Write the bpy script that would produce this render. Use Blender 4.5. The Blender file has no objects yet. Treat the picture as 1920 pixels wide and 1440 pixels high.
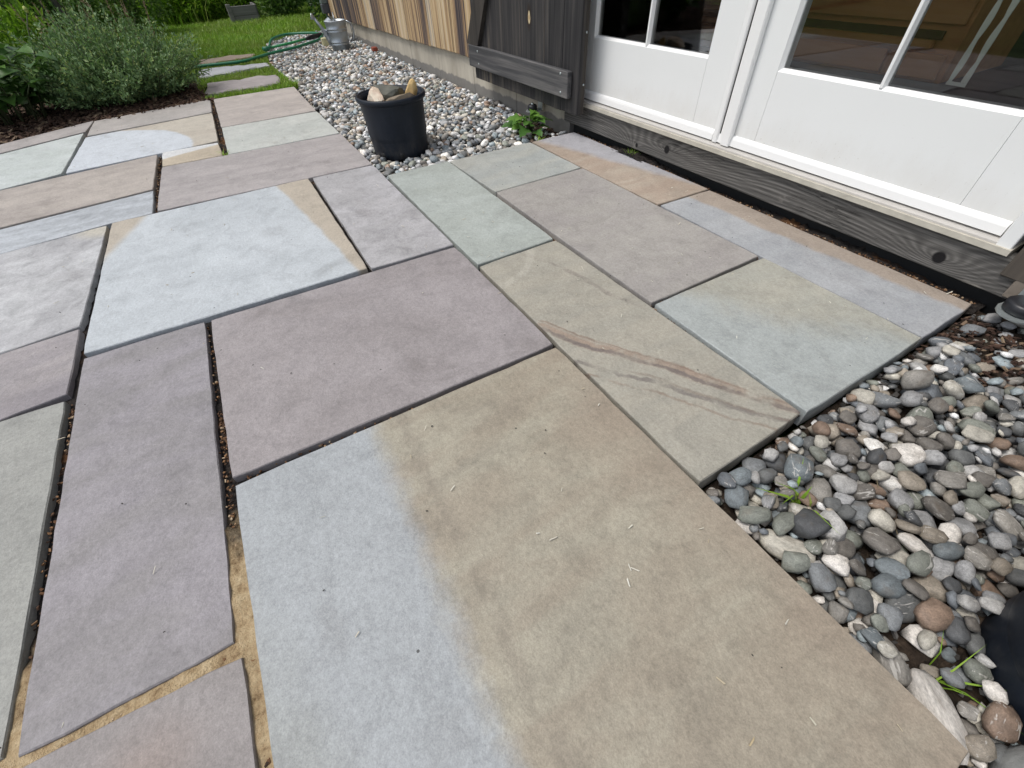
import bpy, bmesh, math, random
import numpy as np
from mathutils import Vector, Matrix, noise as mnoise

random.seed(11)
rng = np.random.default_rng(11)
scene = bpy.context.scene
COL = scene.collection
R = math.radians

# ------------------------------------------------------------------ camera, sky, sun, exposure
cam_data = bpy.data.cameras.new('camera')
cam = bpy.data.objects.new('camera', cam_data)
COL.objects.link(cam)
YAW, PITCH, ROLL = -1.08986111, 0.806537179, -0.0581398612
_f = Vector((math.sin(YAW) * math.cos(PITCH), math.cos(YAW) * math.cos(PITCH), -math.sin(PITCH)))
_r0 = Vector((math.cos(YAW), -math.sin(YAW), 0))
_u0 = _r0.cross(_f)
_r = _r0 * math.cos(ROLL) + _u0 * math.sin(ROLL)
_u = -_r0 * math.sin(ROLL) + _u0 * math.cos(ROLL)
cam.matrix_world = Matrix(((_r.x, _u.x, -_f.x, 0), (_r.y, _u.y, -_f.y, 0), (_r.z, _u.z, -_f.z, 0.72), (0, 0, 0, 1)))
cam_data.sensor_width = 36
cam_data.lens = 36 * 799.494 / 1920
cam_data.clip_start = 0.02
cam_data.clip_end = 400
scene.camera = cam

SUN_AZ = math.atan2(-0.42, -1.0)          # the sun stands over the garden, to the left behind the camera
SUN_EL = R(64)
world = bpy.data.worlds.new('World')
scene.world = world
world.use_nodes = True
wn = world.node_tree.nodes
wl = world.node_tree.links
wn.clear()
sky = wn.new('ShaderNodeTexSky')
sky.sky_type = 'NISHITA'
sky.sun_disc = False
sky.sun_elevation = SUN_EL
sky.sun_rotation = SUN_AZ
sky.air_density = 1.0
sky.dust_density = 2.5
sky.ozone_density = 1.0
hs = wn.new('ShaderNodeHueSaturation')
hs.inputs['Saturation'].default_value = 0.42
bg = wn.new('ShaderNodeBackground')
bg.inputs['Strength'].default_value = 0.148
wo = wn.new('ShaderNodeOutputWorld')
wl.new(sky.outputs[0], hs.inputs['Color'])
wl.new(hs.outputs[0], bg.inputs['Color'])
wl.new(bg.outputs[0], wo.inputs['Surface'])

sun_data = bpy.data.lights.new('sun', 'SUN')
sun_data.energy = 1.5
sun_data.angle = R(20)
sun_data.color = (1.0, 0.955, 0.89)
sun = bpy.data.objects.new('sun', sun_data)
COL.objects.link(sun)
to_sun = Vector((math.sin(SUN_AZ) * math.cos(SUN_EL), math.cos(SUN_AZ) * math.cos(SUN_EL), math.sin(SUN_EL)))
sun.rotation_euler = to_sun.to_track_quat('Z', 'Y').to_euler()
sun.location = (-3, -6, 9)

scene.view_settings.view_transform = 'Standard'
scene.view_settings.look = 'None'
scene.view_settings.exposure = 0.28
scene.view_settings.gamma = 1.0
scene.view_settings.use_curve_mapping = False
scene.cycles.max_bounces = 8
scene.cycles.transparent_max_bounces = 12

# ------------------------------------------------------------------ helpers
def lin(r, g, b, k=1.0):
    f = lambda c: ((c / 255 + 0.055) / 1.055) ** 2.4 if c > 10 else c / 255 / 12.92
    return (f(r) * k, f(g) * k, f(b) * k, 1)


def tag(o, label=None, cat=None, group=None, kind=None):
    if label: o['label'] = label
    if cat: o['category'] = cat
    if group: o['group'] = group
    if kind: o['kind'] = kind
    return o


def empty(name, loc, label=None, cat=None, group=None, parent=None):
    o = bpy.data.objects.new(name, None)
    COL.objects.link(o)
    o.empty_display_size = 0.05
    if parent:
        o.parent = parent
        o.location = Vector(loc) - wloc(parent)
    else:
        o.location = loc
    return tag(o, label, cat, group)


def wloc(o):
    v = Vector((0, 0, 0))
    while o:
        v += o.location
        o = o.parent
    return v


class MB:
    """collects shapes in world coordinates and links them as one mesh object"""
    def __init__(self):
        self.v = []
        self.f = []
        self.sm = []

    def add(self, verts, faces, smooth=False):
        n = len(self.v)
        self.v += [tuple(p) for p in verts]
        self.f += [tuple(i + n for i in f) for f in faces]
        self.sm += [smooth] * len(faces)
        return self

    def box(self, x0, x1, y0, y1, z0, z1, bev=0.0):
        if bev <= 0:
            vs = [(x, y, z) for z in (z0, z1) for y in (y0, y1) for x in (x0, x1)]
            fs = [(0, 2, 3, 1), (4, 5, 7, 6), (0, 1, 5, 4), (2, 6, 7, 3), (0, 4, 6, 2), (1, 3, 7, 5)]
            return self.add(vs, fs)
        bm = bmesh.new()
        m = Matrix.Translation(((x0 + x1) / 2, (y0 + y1) / 2, (z0 + z1) / 2)) @ Matrix.Diagonal((x1 - x0, y1 - y0, z1 - z0, 1))
        bmesh.ops.create_cube(bm, size=1, matrix=m)
        bmesh.ops.bevel(bm, geom=bm.edges[:], offset=bev, segments=1, affect='EDGES')
        bm.verts.index_update()
        self.add([v.co[:] for v in bm.verts], [[v.index for v in f.verts] for f in bm.faces])
        bm.free()
        return self

    def tube(self, pts, rad, seg=8, cap=True):
        pts = [Vector(p) for p in pts]
        rads = rad if isinstance(rad, (list, tuple)) else [rad] * len(pts)
        vs, fs = [], []
        prev = None
        for i, p in enumerate(pts):
            t = (pts[min(i + 1, len(pts) - 1)] - pts[max(i - 1, 0)]).normalized()
            if prev is None:
                prev = t.orthogonal().normalized()
            n = (prev - t * prev.dot(t)).normalized()
            prev = n
            b = t.cross(n)
            for k in range(seg):
                a = 2 * math.pi * k / seg
                vs.append(p + (n * math.cos(a) + b * math.sin(a)) * rads[i])
        for i in range(len(pts) - 1):
            for k in range(seg):
                fs.append((i * seg + k, i * seg + (k + 1) % seg, (i + 1) * seg + (k + 1) % seg, (i + 1) * seg + k))
        if cap:
            fs.append(tuple(range(seg))[::-1])
            fs.append(tuple((len(pts) - 1) * seg + k for k in range(seg)))
        return self.add(vs, fs, True)

    def lathe(self, c, prof, seg=32, closed=False, tilt=None):
        """prof: list of (radius, z) from outside bottom to inside bottom"""
        vs, fs = [], []
        for (r, z) in prof:
            for k in range(seg):
                a = 2 * math.pi * k / seg
                p = Vector((r * math.cos(a), r * math.sin(a), z))
                if tilt is not None:
                    p = tilt @ p
                vs.append(p + Vector(c))
        for i in range(len(prof) - 1):
            for k in range(seg):
                fs.append((i * seg + k, i * seg + (k + 1) % seg, (i + 1) * seg + (k + 1) % seg, (i + 1) * seg + k))
        if closed:
            fs.append(tuple(range(seg))[::-1])
            fs.append(tuple((len(prof) - 1) * seg + k for k in range(seg)))
        return self.add(vs, fs, True)

    def build(self, name, mat, parent=None, kind=None):
        org = wloc(parent) if parent else Vector((0, 0, 0))
        me = bpy.data.meshes.new(name)
        me.from_pydata([(x - org.x, y - org.y, z - org.z) for x, y, z in self.v], [], self.f)
        me.polygons.foreach_set('use_smooth', self.sm)
        me.update()
        return link(name, me, mat, parent, kind)


def link(name, me, mat, parent=None, kind=None):
    if mat and not me.materials:
        me.materials.append(mat)
    o = bpy.data.objects.new(name, me)
    COL.objects.link(o)
    if parent:
        o.parent = parent
    if kind:
        o['kind'] = kind
    return o


def np_mesh(name, V, F, mat, parent=None, kind=None, smooth=False, org=None):
    """V (n,3), F (m,3|4) numpy arrays; fast"""
    if org is None:
        org = wloc(parent) if parent else Vector((0, 0, 0))
    V = np.asarray(V, np.float32) - np.array(org[:], np.float32)
    F = np.asarray(F, np.int32)
    me = bpy.data.meshes.new(name)
    me.vertices.add(len(V))
    me.vertices.foreach_set('co', V.ravel())
    m, k = F.shape
    me.loops.add(m * k)
    me.loops.foreach_set('vertex_index', F.ravel())
    me.polygons.add(m)
    me.polygons.foreach_set('loop_start', np.arange(0, m * k, k, dtype=np.int32))
    me.polygons.foreach_set('loop_total', np.full(m, k, np.int32))
    me.polygons.foreach_set('use_smooth', np.full(m, smooth, bool))
    me.update(calc_edges=True)
    me.validate()
    return link(name, me, mat, parent, kind)


# ------------------------------------------------------------------ materials
class NT:
    def __init__(self, name):
        self.m = bpy.data.materials.new(name)
        self.m.use_nodes = True
        self.t = self.m.node_tree
        self.t.nodes.clear()
        self.out = self.n('OutputMaterial')
        self.b = self.n('BsdfPrincipled')
        self.link(self.b.outputs[0], self.out.inputs['Surface'])

    def n(self, kind, **kw):
        nd = self.t.nodes.new('ShaderNode' + kind)
        for k, v in kw.items():
            if hasattr(nd, k):
                setattr(nd, k, v)
            else:
                nd.inputs[k].default_value = v
        return nd

    def link(self, a, b):
        self.t.links.new(a, b)

    def val(self, x, sock):
        if hasattr(x, 'default_value') or isinstance(x, bpy.types.NodeSocket):
            self.link(x, sock)
        else:
            sock.default_value = x

    def math(self, op, a, b=None, c=None, clamp=False):
        nd = self.t.nodes.new('ShaderNodeMath')
        nd.operation = op
        nd.use_clamp = clamp
        self.val(a, nd.inputs[0])
        if b is not None: self.val(b, nd.inputs[1])
        if c is not None: self.val(c, nd.inputs[2])
        return nd.outputs[0]

    def vmath(self, op, a, b=None):
        nd = self.t.nodes.new('ShaderNodeVectorMath')
        nd.operation = op
        self.val(a, nd.inputs[0])
        if b is not None: self.val(b, nd.inputs[1])
        return nd.outputs['Value'] if op in ('LENGTH', 'DOT_PRODUCT', 'DISTANCE') else nd.outputs[0]

    def mix(self, fac, a, b, blend='MIX'):
        nd = self.t.nodes.new('ShaderNodeMix')
        nd.data_type = 'RGBA'
        nd.blend_type = blend
        self.val(fac, nd.inputs[0])
        self.val(a, nd.inputs[6])
        self.val(b, nd.inputs[7])
        return nd.outputs[2]

    def ramp(self, fac, stops, interp='LINEAR'):
        nd = self.t.nodes.new('ShaderNodeValToRGB')
        nd.color_ramp.interpolation = interp
        el = nd.color_ramp.elements
        while len(el) < len(stops):
            el.new(0.5)
        for e, (p, c) in zip(el, stops):
            e.position = p
            e.color = c if len(c) == 4 else (*c, 1)
        self.link(fac, nd.inputs[0])
        return nd.outputs[0]

    def smooth(self, x, lo, hi):
        nd = self.t.nodes.new('ShaderNodeMapRange')
        nd.interpolation_type = 'SMOOTHSTEP'
        self.val(x, nd.inputs[0])
        nd.inputs[1].default_value = lo
        nd.inputs[2].default_value = hi
        return nd.outputs[0]

    def noise(self, vec, scale, detail=4, rough=0.55, dist=0.0, color=False):
        nd = self.n('TexNoise')
        nd.inputs['Scale'].default_value = scale
        nd.inputs['Detail'].default_value = detail
        nd.inputs['Roughness'].default_value = rough
        nd.inputs['Distortion'].default_value = dist
        if vec is not None:
            self.link(vec, nd.inputs['Vector'])
        return nd.outputs['Color' if color else 'Fac']

    def mapping(self, vec, scale=(1, 1, 1), loc=(0, 0, 0), rot=(0, 0, 0)):
        nd = self.n('Mapping')
        nd.inputs['Scale'].default_value = scale
        self.val(loc, nd.inputs['Location'])
        nd.inputs['Rotation'].default_value = rot
        self.link(vec, nd.inputs['Vector'])
        return nd.outputs[0]

    def obj(self):
        return self.n('TexCoord').outputs['Object']

    def bump(self, h, strength, dist, prev=None):
        nd = self.n('Bump')
        nd.inputs['Strength'].default_value = strength
        nd.inputs['Distance'].default_value = dist
        self.link(h, nd.inputs['Height'])
        if prev is not None:
            self.link(prev, nd.inputs['Normal'])
        return nd.outputs[0]

    def fin(self, color=None, rough=0.6, normal=None, metal=0.0, spec=0.5):
        if color is not None: self.val(color, self.b.inputs['Base Color'])
        self.val(rough, self.b.inputs['Roughness'])
        self.b.inputs['Metallic'].default_value = metal
        self.b.inputs['Specular IOR Level'].default_value = spec
        if normal is not None: self.link(normal, self.b.inputs['Normal'])
        return self.m


def rand_offset(t, vec, k=37.0):
    oi = t.n('ObjectInfo').outputs['Random']
    c = t.n('CombineXYZ')
    t.link(t.math('MULTIPLY', oi, k), c.inputs[0])
    t.link(t.math('MULTIPLY', oi, k * 1.7), c.inputs[1])
    t.link(t.math('MULTIPLY', oi, k * 0.6), c.inputs[2])
    return t.vmath('ADD', vec, c.outputs[0])


def mat_plain(name, col, rough=0.6, metal=0.0, var=0.12, scale=12, bump=0.1, bscale=60, spec=0.5):
    t = NT(name)
    o = t.obj()
    n1 = t.noise(o, scale, 5)
    c = t.mix(n1, tuple(x * (1 - var) for x in col[:3]) + (1,), tuple(min(1, x * (1 + var)) for x in col[:3]) + (1,))
    nb = t.bump(t.noise(o, bscale, 4), bump, 0.003)
    return t.fin(c, rough, nb, metal, spec)


def mat_flag(name, c1, c2, tints=(), streak=0.0, rot=0.0, mott=0.0, speck=0.5, seed=0.0, rough=0.62, bumpk=1.0):
    """Bluestone. tints: (kind, params, soft, colour, strength) in the slab's local metres."""
    t = NT(name)
    o = t.obj()
    o2 = t.vmath('ADD', o, (seed * 3.1, seed * 1.7, seed * 0.9))
    w = t.noise(o2, 5.0, 5, 0.6)
    wf = t.noise(o2, 55.0, 5, 0.75)
    lowv = t.mapping(o2, (1 + 2.5 * streak, 1, 1), rot=(0, 0, rot))
    low = t.noise(lowv, 2.6 + 1.2 * streak, 6, 0.55, 0.6)
    col = t.mix(t.smooth(low, 0.36, 0.64), c1, c2)
    for (kind, prm, soft, tc, st) in tints:
        wob = t.math('ADD', t.math('MULTIPLY', t.math('SUBTRACT', w, 0.5), prm.get('wob', 0.06)), t.math('MULTIPLY', t.math('SUBTRACT', wf, 0.5), prm.get('wob', 0.06) * 0.30))
        if kind == 'circle':                                   # inside a disc
            d = t.vmath('LENGTH', t.vmath('MULTIPLY', t.vmath('SUBTRACT', o, (*prm['c'], 0)), (prm.get('sx', 1), prm.get('sy', 1), 0)))
            d = t.math('ADD', d, wob)
            m = t.math('SUBTRACT', 1.0, t.smooth(d, prm['r'] - soft, prm['r'] + soft))
            if prm.get('out'):
                m = t.math('SUBTRACT', 1.0, m)
        elif kind == 'half':                                   # one side of a line (p, n)
            d = t.vmath('DOT_PRODUCT', t.vmath('SUBTRACT', o, (*prm['p'], 0)), (*prm['n'], 0))
            m = t.smooth(t.math('ADD', d, wob), -soft, soft)
        elif kind == 'ring':                                   # faint curved scuff
            d = t.vmath('LENGTH', t.vmath('MULTIPLY', t.vmath('SUBTRACT', o, (*prm['c'], 0)), (1, 1, 0)))
            d = t.math('ABSOLUTE', t.math('SUBTRACT', t.math('ADD', d, wob), prm['r']))
            m = t.math('SUBTRACT', 1.0, t.smooth(d, prm['w'] - soft, prm['w'] + soft))
        else:                                                  # band along a line
            d = t.vmath('DOT_PRODUCT', t.vmath('SUBTRACT', o, (*prm['p'], 0)), (*prm['n'], 0))
            d = t.math('ABSOLUTE', t.math('ADD', d, wob))
            m = t.math('SUBTRACT', 1.0, t.smooth(d, prm['w'] - soft, prm['w'] + soft))
            if 'lim' in prm:
                e = t.vmath('DOT_PRODUCT', t.vmath('SUBTRACT', o, (*prm['p'], 0)), (-prm['n'][1], prm['n'][0], 0))
                e = t.math('ABSOLUTE', t.math('ADD', e, t.math('MULTIPLY', t.math('SUBTRACT', low, 0.5), 0.3)))
                m = t.math('MULTIPLY', m, t.math('SUBTRACT', 1.0, t.smooth(e, prm['lim'] * 0.6, prm['lim'])))
            br = t.noise(t.mapping(o2, (1, 1, 1)), 14, 4)
            m = t.math('MULTIPLY', m, t.smooth(br, 0.3, 0.6))
        col = t.mix(t.math('MULTIPLY', m, st), col, tc)
    # cloudy mottling, mineral grain and sparse dark specks
    mo = t.noise(o2, 16, 7, 0.65, 0.8)
    col = t.mix(1.0, col, t.ramp(mo, [(0.28, (1 - 0.17 - mott,) * 3), (0.5, (1, 1, 1)), (0.75, (1.1 + mott * 0.6,) * 3)]), 'MULTIPLY')
    stn = t.noise(t.vmath('ADD', o2, (9, 4, 2)), 3.6, 5, 0.6, 1.2)
    col = t.mix(t.math('MULTIPLY', t.smooth(stn, 0.55, 0.75), 0.22), col, (0.10, 0.085, 0.075, 1))
    mg = t.noise(o2, 120, 5, 0.72)
    col = t.mix(1.0, col, t.ramp(mg, [(0.3, (0.84,) * 3), (0.5, (1, 1, 1)), (0.7, (1.14,) * 3)]), 'MULTIPLY')
    gr = t.noise(o2, 420, 3, 0.7)
    col = t.mix(1.0, col, t.ramp(gr, [(0.25, (0.8,) * 3), (0.5, (1, 1, 1)), (0.8, (1.2,) * 3)]), 'MULTIPLY')
    vo = t.n('TexVoronoi')
    vo.inputs['Scale'].default_value = 21
    t.link(o2, vo.inputs['Vector'])
    thin = t.noise(t.vmath('ADD', o2, (2, 7, 1)), 9, 2)
    dm = t.math('MULTIPLY', t.math('LESS_THAN', vo.outputs['Distance'], 0.05), t.math('GREATER_THAN', thin, 0.60 - 0.05 * speck))
    col = t.mix(t.math('MULTIPLY', dm, 0.8), col, (0.03, 0.028, 0.026, 1))
    terr = t.math('SNAP', t.noise(t.vmath('ADD', o2, (5, 3, 8)), 4.5, 8, 0.66, 0.5), 0.085)
    col = t.mix(1.0, col, t.ramp(terr, [(0.30, (0.965,) * 3), (0.55, (1.0,) * 3), (0.70, (1.05 + mott * 0.9,) * 3)]), 'MULTIPLY')
    b0 = t.bump(t.noise(o2, 9, 5, 0.6, 0.8), 0.22 * bumpk, 0.012)
    b0 = t.bump(terr, 0.16 + 2.2 * mott, 0.012, b0)
    b1 = t.bump(t.noise(o2, 40, 7, 0.68, 0.4), 0.26 * bumpk, 0.006, b0)
    b2 = t.bump(t.noise(o2, 190, 4, 0.7), 0.42 * bumpk, 0.0018, b1)
    rr = t.math('ADD', rough - 0.08, t.math('MULTIPLY', mo, 0.16))
    return t.fin(col, rr, b2, 0, 0.42)


def mat_grain(name, stops, axis='z', sx=40.0, sl=1.2, rough=0.8, bump=0.35, hue=0.25, wide=6.0):
    """weathered sawn wood with streaks along one axis; each board takes its own piece of the pattern"""
    t = NT(name)
    o = rand_offset(t, t.obj())
    s = {'z': (sx, sx, sl), 'x': (sl, sx, sx), 'y': (sx, sl, sx)}[axis]
    s2 = {'z': (wide, wide, sl * 0.35), 'x': (sl * 0.35, wide, wide), 'y': (wide, sl * 0.35, wide)}[axis]
    n1 = t.noise(t.mapping(o, s), 1.0, 6, 0.65, 0.4)
    n2 = t.noise(t.mapping(o, s2), 1.0, 3, 0.5, 0.3)
    v = t.math('ADD', t.math('MULTIPLY', n1, 0.55), t.math('MULTIPLY', n2, 0.45))
    oi = t.n('ObjectInfo').outputs['Random']
    v = t.math('ADD', v, t.math('MULTIPLY', t.math('SUBTRACT', oi, 0.5), hue))
    c = t.ramp(v, stops)
    nb = t.bump(n1, bump, 0.004)
    nb = t.bump(t.noise(o, 220, 3), 0.15, 0.001, nb)
    return t.fin(c, rough, nb, 0, 0.3)


def mat_leaf(name, stops, rough=0.5, trans=0.3):
    t = NT(name)
    rnd = t.n('NewGeometry').outputs['Random Per Island']
    c = t.ramp(rnd, stops)
    t.fin(c, rough, None, 0, 0.35)
    tr = t.n('BsdfTranslucent')
    t.link(t.mix(1.0, c, (1.0, 1.15, 0.6, 1), 'MULTIPLY'), tr.inputs['Color'])
    mx = t.n('MixShader')
    mx.inputs[0].default_value = trans
    t.link(t.b.outputs[0], mx.inputs[1])
    t.link(tr.outputs[0], mx.inputs[2])
    t.link(mx.outputs[0], t.out.inputs['Surface'])
    return t.m


PEB = [lin(150, 150, 150), lin(120, 124, 126), lin(98, 100, 99), lin(138, 133, 124), lin(112, 122, 126), lin(205, 198, 188), lin(112, 106, 98),
       lin(224, 220, 212), lin(84, 86, 88), lin(126, 130, 118), lin(150, 138, 120), lin(134, 148, 152), lin(172, 170, 166), lin(138, 112, 90), lin(182, 176, 160), lin(100, 106, 112)]
def _mute(c, k):
    m = (c[0] + c[1] + c[2]) / 3
    return tuple((m + (x - m) * 0.72) * k for x in c[:3]) + (1,)
PEB = [_mute(c, 1.25) for c in PEB]


def mat_pebble(name, island, k=1.0):
    t = NT(name)
    o = t.obj()
    if island:
        rnd = t.n('NewGeometry').outputs['Random Per Island']
        base = t.ramp(rnd, [(i / len(PEB), tuple(min(0.85, x * k) for x in c[:3])) for i, c in enumerate(PEB)], 'CONSTANT')
        fr = t.math('FRACT', t.math('MULTIPLY', rnd, 91.7))
    else:
        oi = t.n('ObjectInfo')
        base = oi.outputs['Color']
        fr = oi.outputs['Random']
        o = rand_offset(t, t.vmath('MULTIPLY', o, (0.024, 0.024, 0.02)), 20)
    sc = t.n('CombineXYZ')
    t.link(t.math('MULTIPLY', fr, 50.0), sc.inputs[0])
    o = t.vmath('ADD', o, sc.outputs[0])
    m1 = t.noise(o, 70, 6, 0.7, 0.5)
    c = t.mix(1.0, base, t.ramp(m1, [(0.3, (0.62,) * 3), (0.5, (1, 1, 1)), (0.72, (1.35,) * 3)]), 'MULTIPLY')
    sp = t.noise(o, 420, 3, 0.7)
    c = t.mix(1.0, c, t.ramp(sp, [(0.3, (0.75,) * 3), (0.5, (1, 1, 1)), (0.75, (1.3,) * 3)]), 'MULTIPLY')
    # quartz veins / banding on some of them
    vv = t.noise(t.mapping(o, (25, 110, 60)), 1.0, 3, 0.5, 1.5)
    vein = t.math('MULTIPLY', t.smooth(vv, 0.60, 0.66), t.math('GREATER_THAN', fr, 0.62))
    c = t.mix(t.math('MULTIPLY', vein, 0.55), c, (0.62, 0.60, 0.56, 1))
    dirt = t.noise(o, 30, 4, 0.6)
    c = t.mix(t.math('MULTIPLY', t.smooth(dirt, 0.56, 0.72), 0.35), c, (0.13, 0.10, 0.07, 1))
    nb = t.bump(t.noise(o, 130, 6, 0.7), 0.5, 0.002)
    return t.fin(c, t.math('ADD', 0.5, t.math('MULTIPLY', m1, 0.3)), nb, 0, 0.45)


M = {}
M['soil'] = None
t = NT('dark_soil')
o = t.obj()
n1 = t.noise(o, 45, 6, 0.7)
c = t.ramp(n1, [(0.3, (0.018, 0.014, 0.011)), (0.55, (0.05, 0.036, 0.026)), (0.75, (0.12, 0.09, 0.065))])
M['soil'] = t.fin(c, 0.95, t.bump(t.noise(o, 130, 6, 0.7), 0.8, 0.01), 0, 0.2)

t = NT('joint_bedding')                                           # sand and soil packed between the flagstones
o = t.obj()
n1 = t.noise(o, 60, 6, 0.7)
n2 = t.noise(o, 5.5, 4, 0.6)
n3 = t.noise(o, 260, 3, 0.7)
c = t.ramp(n1, [(0.3, (0.012, 0.011, 0.012)), (0.6, (0.04, 0.034, 0.03)), (0.8, (0.09, 0.07, 0.055))])
c = t.mix(t.smooth(n2, 0.56, 0.68), c, t.ramp(n1, [(0.3, (0.05, 0.024, 0.012)), (0.55, (0.15, 0.075, 0.035)), (0.8, (0.3, 0.17, 0.08))]))
dd = t.vmath('LENGTH', t.vmath('MULTIPLY', t.vmath('SUBTRACT', o, (-0.27, -0.40, 0)), (0.9, 1, 0)))
dd = t.math('ADD', dd, t.math('MULTIPLY', t.math('SUBTRACT', t.noise(o, 16, 4), 0.5), 0.22))
c = t.mix(t.math('SUBTRACT', 1.0, t.smooth(dd, 0.22, 0.34)), c, t.ramp(n1, [(0.28, (0.16, 0.10, 0.05)), (0.45, (0.42, 0.31, 0.18)), (0.75, (0.62, 0.50, 0.32))]))
M['joint'] = t.fin(c, 0.95, t.bump(t.math('ADD', n1, n3), 0.9, 0.006), 0, 0.2)

t = NT('ground_soil_grass')
o = t.obj()
c = t.ramp(t.noise(o, 3, 6, 0.65), [(0.3, (0.035, 0.06, 0.014)), (0.6, (0.075, 0.13, 0.025)), (0.8, (0.10, 0.11, 0.04))])
M['ground'] = t.fin(c, 0.95, t.bump(t.noise(o, 40, 5), 0.8, 0.03), 0, 0.2)

M['mulch'] = mat_leaf('bark_mulch', [(0, (0.025, 0.015, 0.011)), (0.45, (0.06, 0.033, 0.023)), (0.8, (0.11, 0.066, 0.045)), (1, (0.24, 0.18, 0.12))], 0.9, 0.0)
M['crumb'] = mat_leaf('joint_crumbs', [(0, (0.03, 0.02, 0.015)), (0.5, (0.12, 0.06, 0.03)), (0.8, (0.28, 0.16, 0.08)), (1, (0.5, 0.4, 0.28))], 0.9, 0.0)
M['grit'] = mat_leaf('dark_grit', [(0, (0.03, 0.028, 0.025)), (0.5, (0.09, 0.085, 0.08)), (0.85, (0.17, 0.16, 0.15)), (1, (0.34, 0.33, 0.31))], 0.9, 0.0)
M['pebble'] = mat_pebble('river_pebble', False)
M['gravel'] = mat_pebble('river_gravel', True)
M['gravel_lit_tint'] = mat_pebble('sunlit_tint_river_gravel', True, 1.35)  # gravel colour lifted to carry the sunlight on the far bed
M['siding'] = mat_grain('weathered_siding', [(0.39, (0.04, 0.035, 0.042)), (0.455, (0.13, 0.098, 0.085)), (0.495, (0.31, 0.20, 0.11)), (0.545, (0.52, 0.375, 0.21)), (0.595, (0.64, 0.53, 0.37)), (0.645, (0.24, 0.21, 0.20))], 'z', 42, 0.7, 0.85, 0.5, 0.14, 8)
M['siding_dark'] = mat_grain('old_dark_siding', [(0.3, (0.025, 0.023, 0.022)), (0.5, (0.06, 0.052, 0.045)), (0.7, (0.13, 0.11, 0.09))], 'z', 40, 1.0)
M['batten'] = mat_grain('shutter_batten_wood', [(0.3, (0.03, 0.03, 0.032)), (0.5, (0.07, 0.07, 0.073)), (0.68, (0.19, 0.18, 0.175))], 'x', 42, 1.6, 0.8, 0.35, 0.05)
t = NT('white_door_paint')
o = t.obj()
sx = t.n('SeparateXYZ')
t.link(o, sx.inputs[0])
c = t.mix(t.noise(o, 4, 4), (0.78, 0.79, 0.78, 1), (0.82, 0.83, 0.825, 1))
g1 = t.noise(t.mapping(o, (10, 10, 4)), 2.0, 6, 0.65)
low = t.math('SUBTRACT', 1.0, t.smooth(t.math('ADD', sx.outputs[2], t.math('MULTIPLY', t.math('SUBTRACT', g1, 0.5), 0.16)), 0.0, 0.13))
c = t.mix(t.math('MULTIPLY', low, 0.22), c, (0.50, 0.45, 0.37, 1))
spl = t.noise(o, 150, 3, 0.6)
c = t.mix(t.math('MULTIPLY', t.math('MULTIPLY', t.smooth(spl, 0.66, 0.72), t.math('ADD', low, 0.15)), 0.5), c, (0.36, 0.31, 0.25, 1))
M['white'] = t.fin(c, t.math('ADD', 0.34, t.math('MULTIPLY', g1, 0.18)), t.bump(t.noise(t.mapping(o, (30, 30, 260)), 1.0, 3, 0.6), 0.06, 0.001), 0, 0.45)
M['bead'] = mat_plain('white_bead_paint', (0.84, 0.84, 0.83), 0.35, 0, 0.02, 5, 0.03, 40, 0.45)
M['alu'] = mat_plain('threshold_metal', (0.52, 0.50, 0.47), 0.45, 0.0, 0.12, 18, 0.1, 120)
M['sillwood'] = mat_plain('sill_paint', (0.50, 0.47, 0.40), 0.65, 0, 0.3, 26, 0.3, 90)
M['black'] = mat_plain('black_foundation', (0.012, 0.013, 0.014), 0.6, 0, 0.4, 20, 0.3, 50)
M['darkfill'] = mat_plain('dark_fill', (0.02, 0.02, 0.02), 0.7)
M['plastic'] = None
t = NT('black_pot_plastic')
o = t.obj()
c = t.ramp(t.noise(t.mapping(o, (6, 6, 2)), 2.0, 6, 0.65), [(0.3, (0.007, 0.010, 0.016)), (0.6, (0.011, 0.016, 0.026)), (0.8, (0.025, 0.03, 0.04))])
sc_ = t.noise(t.mapping(o, (30, 30, 160)), 1.0, 3, 0.6, 1.0)
c = t.mix(t.math('MULTIPLY', t.smooth(sc_, 0.68, 0.74), 0.3), c, (0.12, 0.12, 0.12, 1))
dz = t.n('SeparateXYZ')
t.link(o, dz.inputs[0])
du = t.math('MULTIPLY', t.math('SUBTRACT', 1.0, t.smooth(dz.outputs[2], 0.0, 0.16)), t.smooth(t.noise(t.mapping(o, (9, 9, 5)), 2.0, 6, 0.7), 0.4, 0.75))
c = t.mix(t.math('MULTIPLY', du, 0.30), c, (0.16, 0.14, 0.12, 1))
M['plastic'] = t.fin(c, 0.5, t.bump(t.noise(o, 90, 4), 0.12, 0.002), 0, 0.3)
t = NT('galvanised_steel')
o = t.obj()
vo = t.n('TexVoronoi')
vo.inputs['Scale'].default_value = 60
t.link(o, vo.inputs['Vector'])
c = t.mix(t.noise(o, 14, 5), (0.30, 0.34, 0.37, 1), (0.46, 0.49, 0.52, 1))
c = t.mix(t.math('MULTIPLY', vo.outputs['Color'], 0.25), c, (0.6, 0.64, 0.68, 1))
M['zinc'] = t.fin(c, t.math('ADD', 0.3, t.math('MULTIPLY', t.noise(o, 30, 3), 0.25)), t.bump(t.noise(o, 50, 3), 0.06, 0.003), 0.85, 0.5)
M['steel'] = mat_plain('roller_plate_steel', (0.40, 0.44, 0.44), 0.4, 0.6, 0.2, 40, 0.1, 120)
M['rubber'] = mat_plain('black_roller', (0.015, 0.016, 0.02), 0.4, 0, 0.2, 20, 0.05, 60)
M['hose'] = mat_plain('green_hose', (0.018, 0.17, 0.085), 0.4, 0, 0.2, 10, 0.1, 200)
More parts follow.
